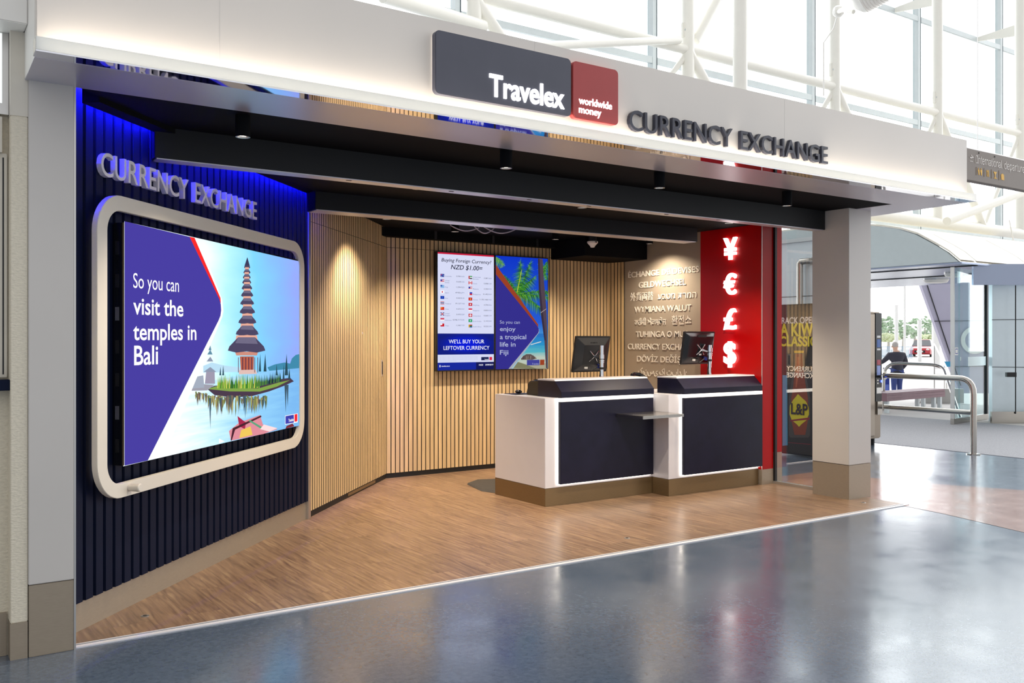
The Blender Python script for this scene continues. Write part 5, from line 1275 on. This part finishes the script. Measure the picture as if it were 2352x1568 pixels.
for i, (x, y0, y1, wp) in enumerate(((2016, 724, 776, 40), (2040, 728, 778, 36), (2074, 732, 780, 30), (2100, 728, 782, 34), (2124, 726, 780, 30), (2150, 730, 780, 34))):
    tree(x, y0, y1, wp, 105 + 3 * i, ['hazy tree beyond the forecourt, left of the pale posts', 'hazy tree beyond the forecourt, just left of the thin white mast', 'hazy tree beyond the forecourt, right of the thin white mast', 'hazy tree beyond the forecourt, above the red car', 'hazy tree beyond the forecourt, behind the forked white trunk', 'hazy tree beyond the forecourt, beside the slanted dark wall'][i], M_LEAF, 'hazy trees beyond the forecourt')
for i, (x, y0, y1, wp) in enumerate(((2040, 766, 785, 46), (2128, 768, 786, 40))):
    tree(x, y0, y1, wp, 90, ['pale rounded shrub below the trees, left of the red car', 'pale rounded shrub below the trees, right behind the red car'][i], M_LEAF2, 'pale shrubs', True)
M_POST = mat('white_post', 'f4f4f4', .5)
def post(x, y0, y1, d_, r, label):
    p = at_d(x, y0, d_); tag(MB().tube([(p.x, p.y, -.02), tuple(p)], r, 10).build('lamp_post', M_POST, smooth=True), label, 'post', 'white posts beyond the forecourt')
post(2059, 700, 0, 60, .12, 'white post between the trees, the leftmost one'); post(2078, 640, 0, 55, .07, 'thin white mast rising from the trees'); post(2112, 735, 0, 60, .14, 'white post in front of the trees, above the red car'); post(2150, 690, 0, 45, .2, 'thick white post close to the slanted dark wall')
t = thing('fence', 'pale metal fence beyond the road, behind the man', 'fence', at_d(2060, 822, 70))
FV = Vw(70.0)
for k in range(34):
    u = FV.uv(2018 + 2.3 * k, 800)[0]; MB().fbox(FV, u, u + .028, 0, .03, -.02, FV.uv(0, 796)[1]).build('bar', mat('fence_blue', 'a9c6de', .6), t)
for y_ in (797, 818): w_ = FV.uv(0, y_)[1]; MB().fbox(FV, FV.uv(2016, 0)[0], FV.uv(2098, 0)[0], .03, .06, w_, w_ + .05).build('rail', mat('fence_blue', 'a9c6de', .6), t)
for s_, x, y, dd, lb in (('b', 2175, 836, 24, 'small blue notice board low beside the dark slanted wall'), ('b', 2183, 872, 22.5, 'larger blue notice board beside the dark slanted wall, behind the guard rail')):
    p = at_d(x, y, dd); t = thing('notice_board', lb, 'sign', (p.x, p.y, 0)); V2 = Vw(dd); hw = (7 if y < 850 else 10) / FPX * dd; hh = 6 / FPX * dd
    c_ = V2.uv(x, y); MB().fbox(V2, c_[0] - hw, c_[0] + hw, 0, .03, c_[1] - hh, c_[1] + hh).build('panel', mat('notice_blue', '2f93c2', .4), t)
    MB().fbox(V2, c_[0] - hw, c_[0] - hw + .03, -.03, 0, 0 if dd < 23.5 else -.3, c_[1] + hh).build('post', M_ALU, t)

# =================================================================== HALL WINDOW WALL AND ROOF STEEL
WY = 11.5
win = None
mx_ = [at_y(x, y, WY).x for x, y in ((1048, 60), (1500, 150), (1865, 100), (2108, 100), (2297, 100))]
mx_ = [mx_[0] - 3.9] + mx_ + [mx_[-1] + 3.7, mx_[-1] + 7.4]
ZT = [3.95, 6.25, 8.55, 10.9]
for i in range(len(mx_) - 1):
    gw = struct(MB().box(mx_[i] + .06, mx_[i + 1] - .06, WY + .03, WY + .04, 3.2, 12.5).build('window_%d' % (i + 2), M_GLASSW))
    MB().box(mx_[i] - .04, mx_[i] + .04, WY - .04, WY + .10, 3.0, 12.5).build('mullion', M_MULL, gw)
    MB().box(mx_[i] + .041, mx_[i] + .060, WY - .045, WY + .02, 3.0, 12.5).build('gasket', mat('dark_gasket', '5f6a70', .5), gw)
    for z_ in ZT:
        MB().box(mx_[i] + .061, mx_[i + 1] - .041, WY - .035, WY + .02, z_ - .055, z_ + .055).build('transom', M_MULL, gw)
t = thing('steel_truss', 'white tubular steel truss running behind the fascia under the hall windows', 'truss', (12, 10.5, 3.0))
TY = 10.5; PX = [at_y(x, y, TY).x for x, y in ((1089, 60), (1580, 103), (1917, 195), (2153, 265), (2342, 310))]
zc1 = 6.14; zc0 = 3.86
MB().tube([(PX[0] - 4, TY, zc1 - .0), (PX[-1] + 6, TY, zc1)], .08, 18).build('top_chord', M_TRUSS, t, smooth=True)
MB().tube([(PX[0] - 4, TY, zc0), (PX[-1] + 6, TY, zc0)], .12, 18).build('bottom_chord', M_TRUSS, t, smooth=True)
MB().tube([(PX[0] - 4, TY + .55, zc1 - .62), (PX[-1] + 6, TY + .55, zc1 - .62)], .05, 12).build('tie_bar', M_TRUSS, t, smooth=True)
for i, x in enumerate(PX):
    MB().tube([(x, TY, zc0), (x, TY, 12.5)], [.105, .105], 18).build('post', M_TRUSS, t, smooth=True)
    MB().box(x - .13, x + .13, TY - .03, TY + .03, zc1 + .18, zc1 + .42).build('splice_plate', M_TRUSS, t, bevel=.01)
    for s_ in (-.08, .08): MB().tube([(x + s_, TY - .045, zc1 + .30), (x + s_, TY + .045, zc1 + .30)], .025, 8).build('bolt', M_MULL, t)
    xn = PX[i + 1] if i + 1 < len(PX) else x + 3.6; xm = (x + xn) / 2
    MB().tube([(x, TY - .02, zc1 - .05), (xm + .1, TY - .02, zc0)], .085, 16).build('brace', M_TRUSS, t, smooth=True)
    MB().tube([(xm + .1, TY, zc0), (xn, TY + .02, zc1 - .05)], .045, 12).build('brace', M_TRUSS, t, smooth=True)
    MB().hexa([(x - .015, TY + .10, 8.38), (x + .015, TY + .10, 8.38), (x + .015, WY - .045, 8.50), (x - .015, WY - .045, 8.50)], [(x - .015, TY + .10, 8.64), (x + .015, TY + .10, 8.64), (x + .015, WY - .045, 8.60), (x - .015, WY - .045, 8.60)]).build('bracket_plate', M_TRUSS, t)
p = at_y(1700, 100, 9.2); 
t = thing('steel_column', 'thick white round steel column standing in front of the truss', 'column', (p.x, p.y, 3.17))
MB().tube([(p.x, 9.2, 2.0), (p.x, 9.2, 12.5)], .107, 20).build('shaft', M_TRUSS, t, smooth=True)
MB().lathe([(.18, 0), (.18, .03)], (p.x, 9.2, 1.97), 20).build('base_plate', M_TRUSS, t)
b0_ = at_y(1596, 95, TY); b1_ = at_y(1660, -25, TY)
MB().tube([b0_, b1_], .08, 12).build('brace', M_TRUSS, bpy.data.objects['steel_truss'], smooth=True)
b0_ = at_y(1190, 108, 9.6); b1_ = at_y(1560, 92, 10.4)
MB().tube([b0_, b1_], .06, 12).build('brace', M_TRUSS, bpy.data.objects['steel_truss'], smooth=True)
b0_ = at_y(880, -10, 9.9); b1_ = at_y(1110, 62, 10.4)
MB().tube([b0_, b1_], .09, 12).build('brace', M_TRUSS, bpy.data.objects['steel_truss'], smooth=True)
b0_ = at_y(2175, 508, 9.7); b1_ = at_y(2375, 432, 9.7)
MB().tube([b0_, b1_], .085, 12).build('brace', M_TRUSS, bpy.data.objects['steel_truss'], smooth=True)
# flood light on its bracket
c = at_d(1975, 5, 14.3)
t = thing('flood_light', 'white ribbed drum flood light bracketed to a steel post at the top edge', 'flood light', c)
ax = (DR * .72 + Vector((0, 0, .30)) - DF * .6).normalized()
pr = []
for k in range(9): pr += [(.30, .10 + .045 * k), (.315, .115 + .045 * k), (.315, .13 + .045 * k), (.30, .145 + .045 * k)]
MB().lathe([(.02, -.05), (.20, -.02), (.29, .06)] + pr + [(.25, .52)], c - ax * .1 + Vector((0, 0, .12)), 28, ax).build('housing', M_WHITE, t, smooth=True)
MB().tube([c - ax * .1 + Vector((0, 0, -.1)), at_d(1935, 22, 14.6), at_d(1921, 30, 15.2)], .035, 10).build('bracket', M_TRUSS, t, smooth=True)
q = at_d(1926, 26, 15.0); MB().ball(q, .10, 10, 6).build('junction_box', M_WHITE, t)
MB().tube([q, at_d(1915, 65, 15.3), at_d(1892, 98, 15.3), at_d(1892, 220, 15.3)], .012, 6).build('cable', M_WHITE, t, smooth=True)
# hanging departures sign
IS = Fr(0, 5.0, 0)
t = thing('departures_sign', 'brown hanging sign reading International departures, right of the fascia', 'sign', (10.2, 5.0, 3.08))
iz1 = IS.uv(2223, 340)[1]; iz0 = IS.uv(2223, 413)[1]; iz1b = iz1
M_SGN = mat('brown_sign', '73675e', .5, noise=.03); SW = mat('sign_white', 'd9d2cc', .5); SY = mat('sign_yellow', 'e0a818', .5)
MB().fbox(IS, 8.80, 12.4, -.08, 0, iz0, iz1).build('panel', M_SGN, t, bevel=.003)
MB().fbox(IS, 8.80, 12.4, -.07, -.01, iz1, iz1 + .012).build('top_rail', M_ALU, t)
for x_ in (9.3, 12.1): MB().tube([(x_, 5.04, iz1 + .01), (x_, 5.04, 12.5)], .004, 6).build('hanging_wire', M_ALU, t)
def zi(x, y): return IS.uv(2200 + x / 12.059, 320 + y / 12.059, .003)
for s_, x0, x1, yb in (('International', 515, 1226, 660), ('departures', 1290, 1905, 848)):
    p0 = zi(x0, yb); p1 = zi(x1, yb); 
    text_solid(MB(), s_, IS, p0[0], p1[0], zi(515, 660)[1], .083, .0, .003, bold=.0, font=F_GROT).build('sign_text', SW, t)
for x_, y_ in ((590, 375), (1030, 478)): p0 = zi(x_, y_); MB().fbox(IS, p0[0] - .006, p0[0] + .006, .0, .004, p0[1] - .008, p0[1] + .008).build('fixing_dot', M_BLACK, t)
def icon(nm_, polys, m):
    mb = MB()
    for pl in polys: mb.fprism(IS, [zi(x, y) for x, y in pl], .0, .003)
    mb.build(nm_, m, t)
icon('aeroplane_symbol', [[(330, 478), (350, 490), (395, 492), (450, 480), (440, 500), (380, 526), (350, 518)], [(368, 425), (385, 430), (410, 480), (395, 490)], [(335, 590), (418, 606), (418, 624), (335, 606)]], SW)
icon('divider', [[(490, 450), (496, 452), (496, 660), (490, 658)]], SW)
icon('toilets_symbol', [[(570, 790), (592, 795), (592, 818), (570, 812)], [(556, 850), (578, 825), (600, 850), (604, 900), (598, 990), (578, 980), (570, 910)], [(640, 800), (664, 806), (664, 828), (640, 822)], [(628, 835), (676, 846), (676, 910), (668, 1000), (648, 996), (640, 920), (628, 900)]], SY)
icon('restaurant_symbol', [[(797, 850), (826, 858), (826, 900), (818, 910), (826, 1030), (808, 1024), (808, 905), (797, 890)], [(840, 850), (860, 858), (868, 1040), (850, 1036)]], SY)
icon('bar_symbol', [[(990, 890), (1085, 905), (1048, 985), (1050, 1060), (1085, 1075), (1085, 1095), (1005, 1078), (1005, 1062), (1030, 1056), (1030, 975)]], SY)
icon('bag_symbol', [[(1200, 975), (1240, 945), (1280, 985), (1288, 1135), (1208, 1115)]], SY)
for x_ in (515, 730, 935, 1145): icon('divider', [[(x_, 765 + (x_ - 515) * .15), (x_ + 5, 766 + (x_ - 515) * .15), (x_ + 5, 990 + (x_ - 515) * .22), (x_, 989 + (x_ - 515) * .22)]], mat('divider_tan', '8a6f4a', .5))
# exit sign on the canopy roof
ES = Vw(19.0)
t = thing('exit_sign', 'pale blue EXIT sign standing on the canopy roof at the right edge', 'sign', at_d(2330, 590, 19.0))
e0 = ES.uv(2315, 590); e1 = ES.uv(2345, 559)
MB().fbox(ES, e0[0], e1[0], -.03, 0, e0[1] - .03, e1[1]).build('panel', mat('exit_blue', 'a9bcc4', .5), t, bevel=.003)
p0 = ES.uv(2322, 579); p1 = ES.uv(2339, 579)
text_solid(MB(), 'EXIT', ES, p0[0], p1[0], p0[1], .13, .0, .006, bold=.02).build('sign_text', M_CANOPY, t)
MB().tube([ES.P((e0[0] + e1[0]) / 2, -.015, e1[1]), ES.P((e0[0] + e1[0]) / 2 - .1, -.015, zc0 + .1)], .012, 6).build('hanger', M_WHITE, t)
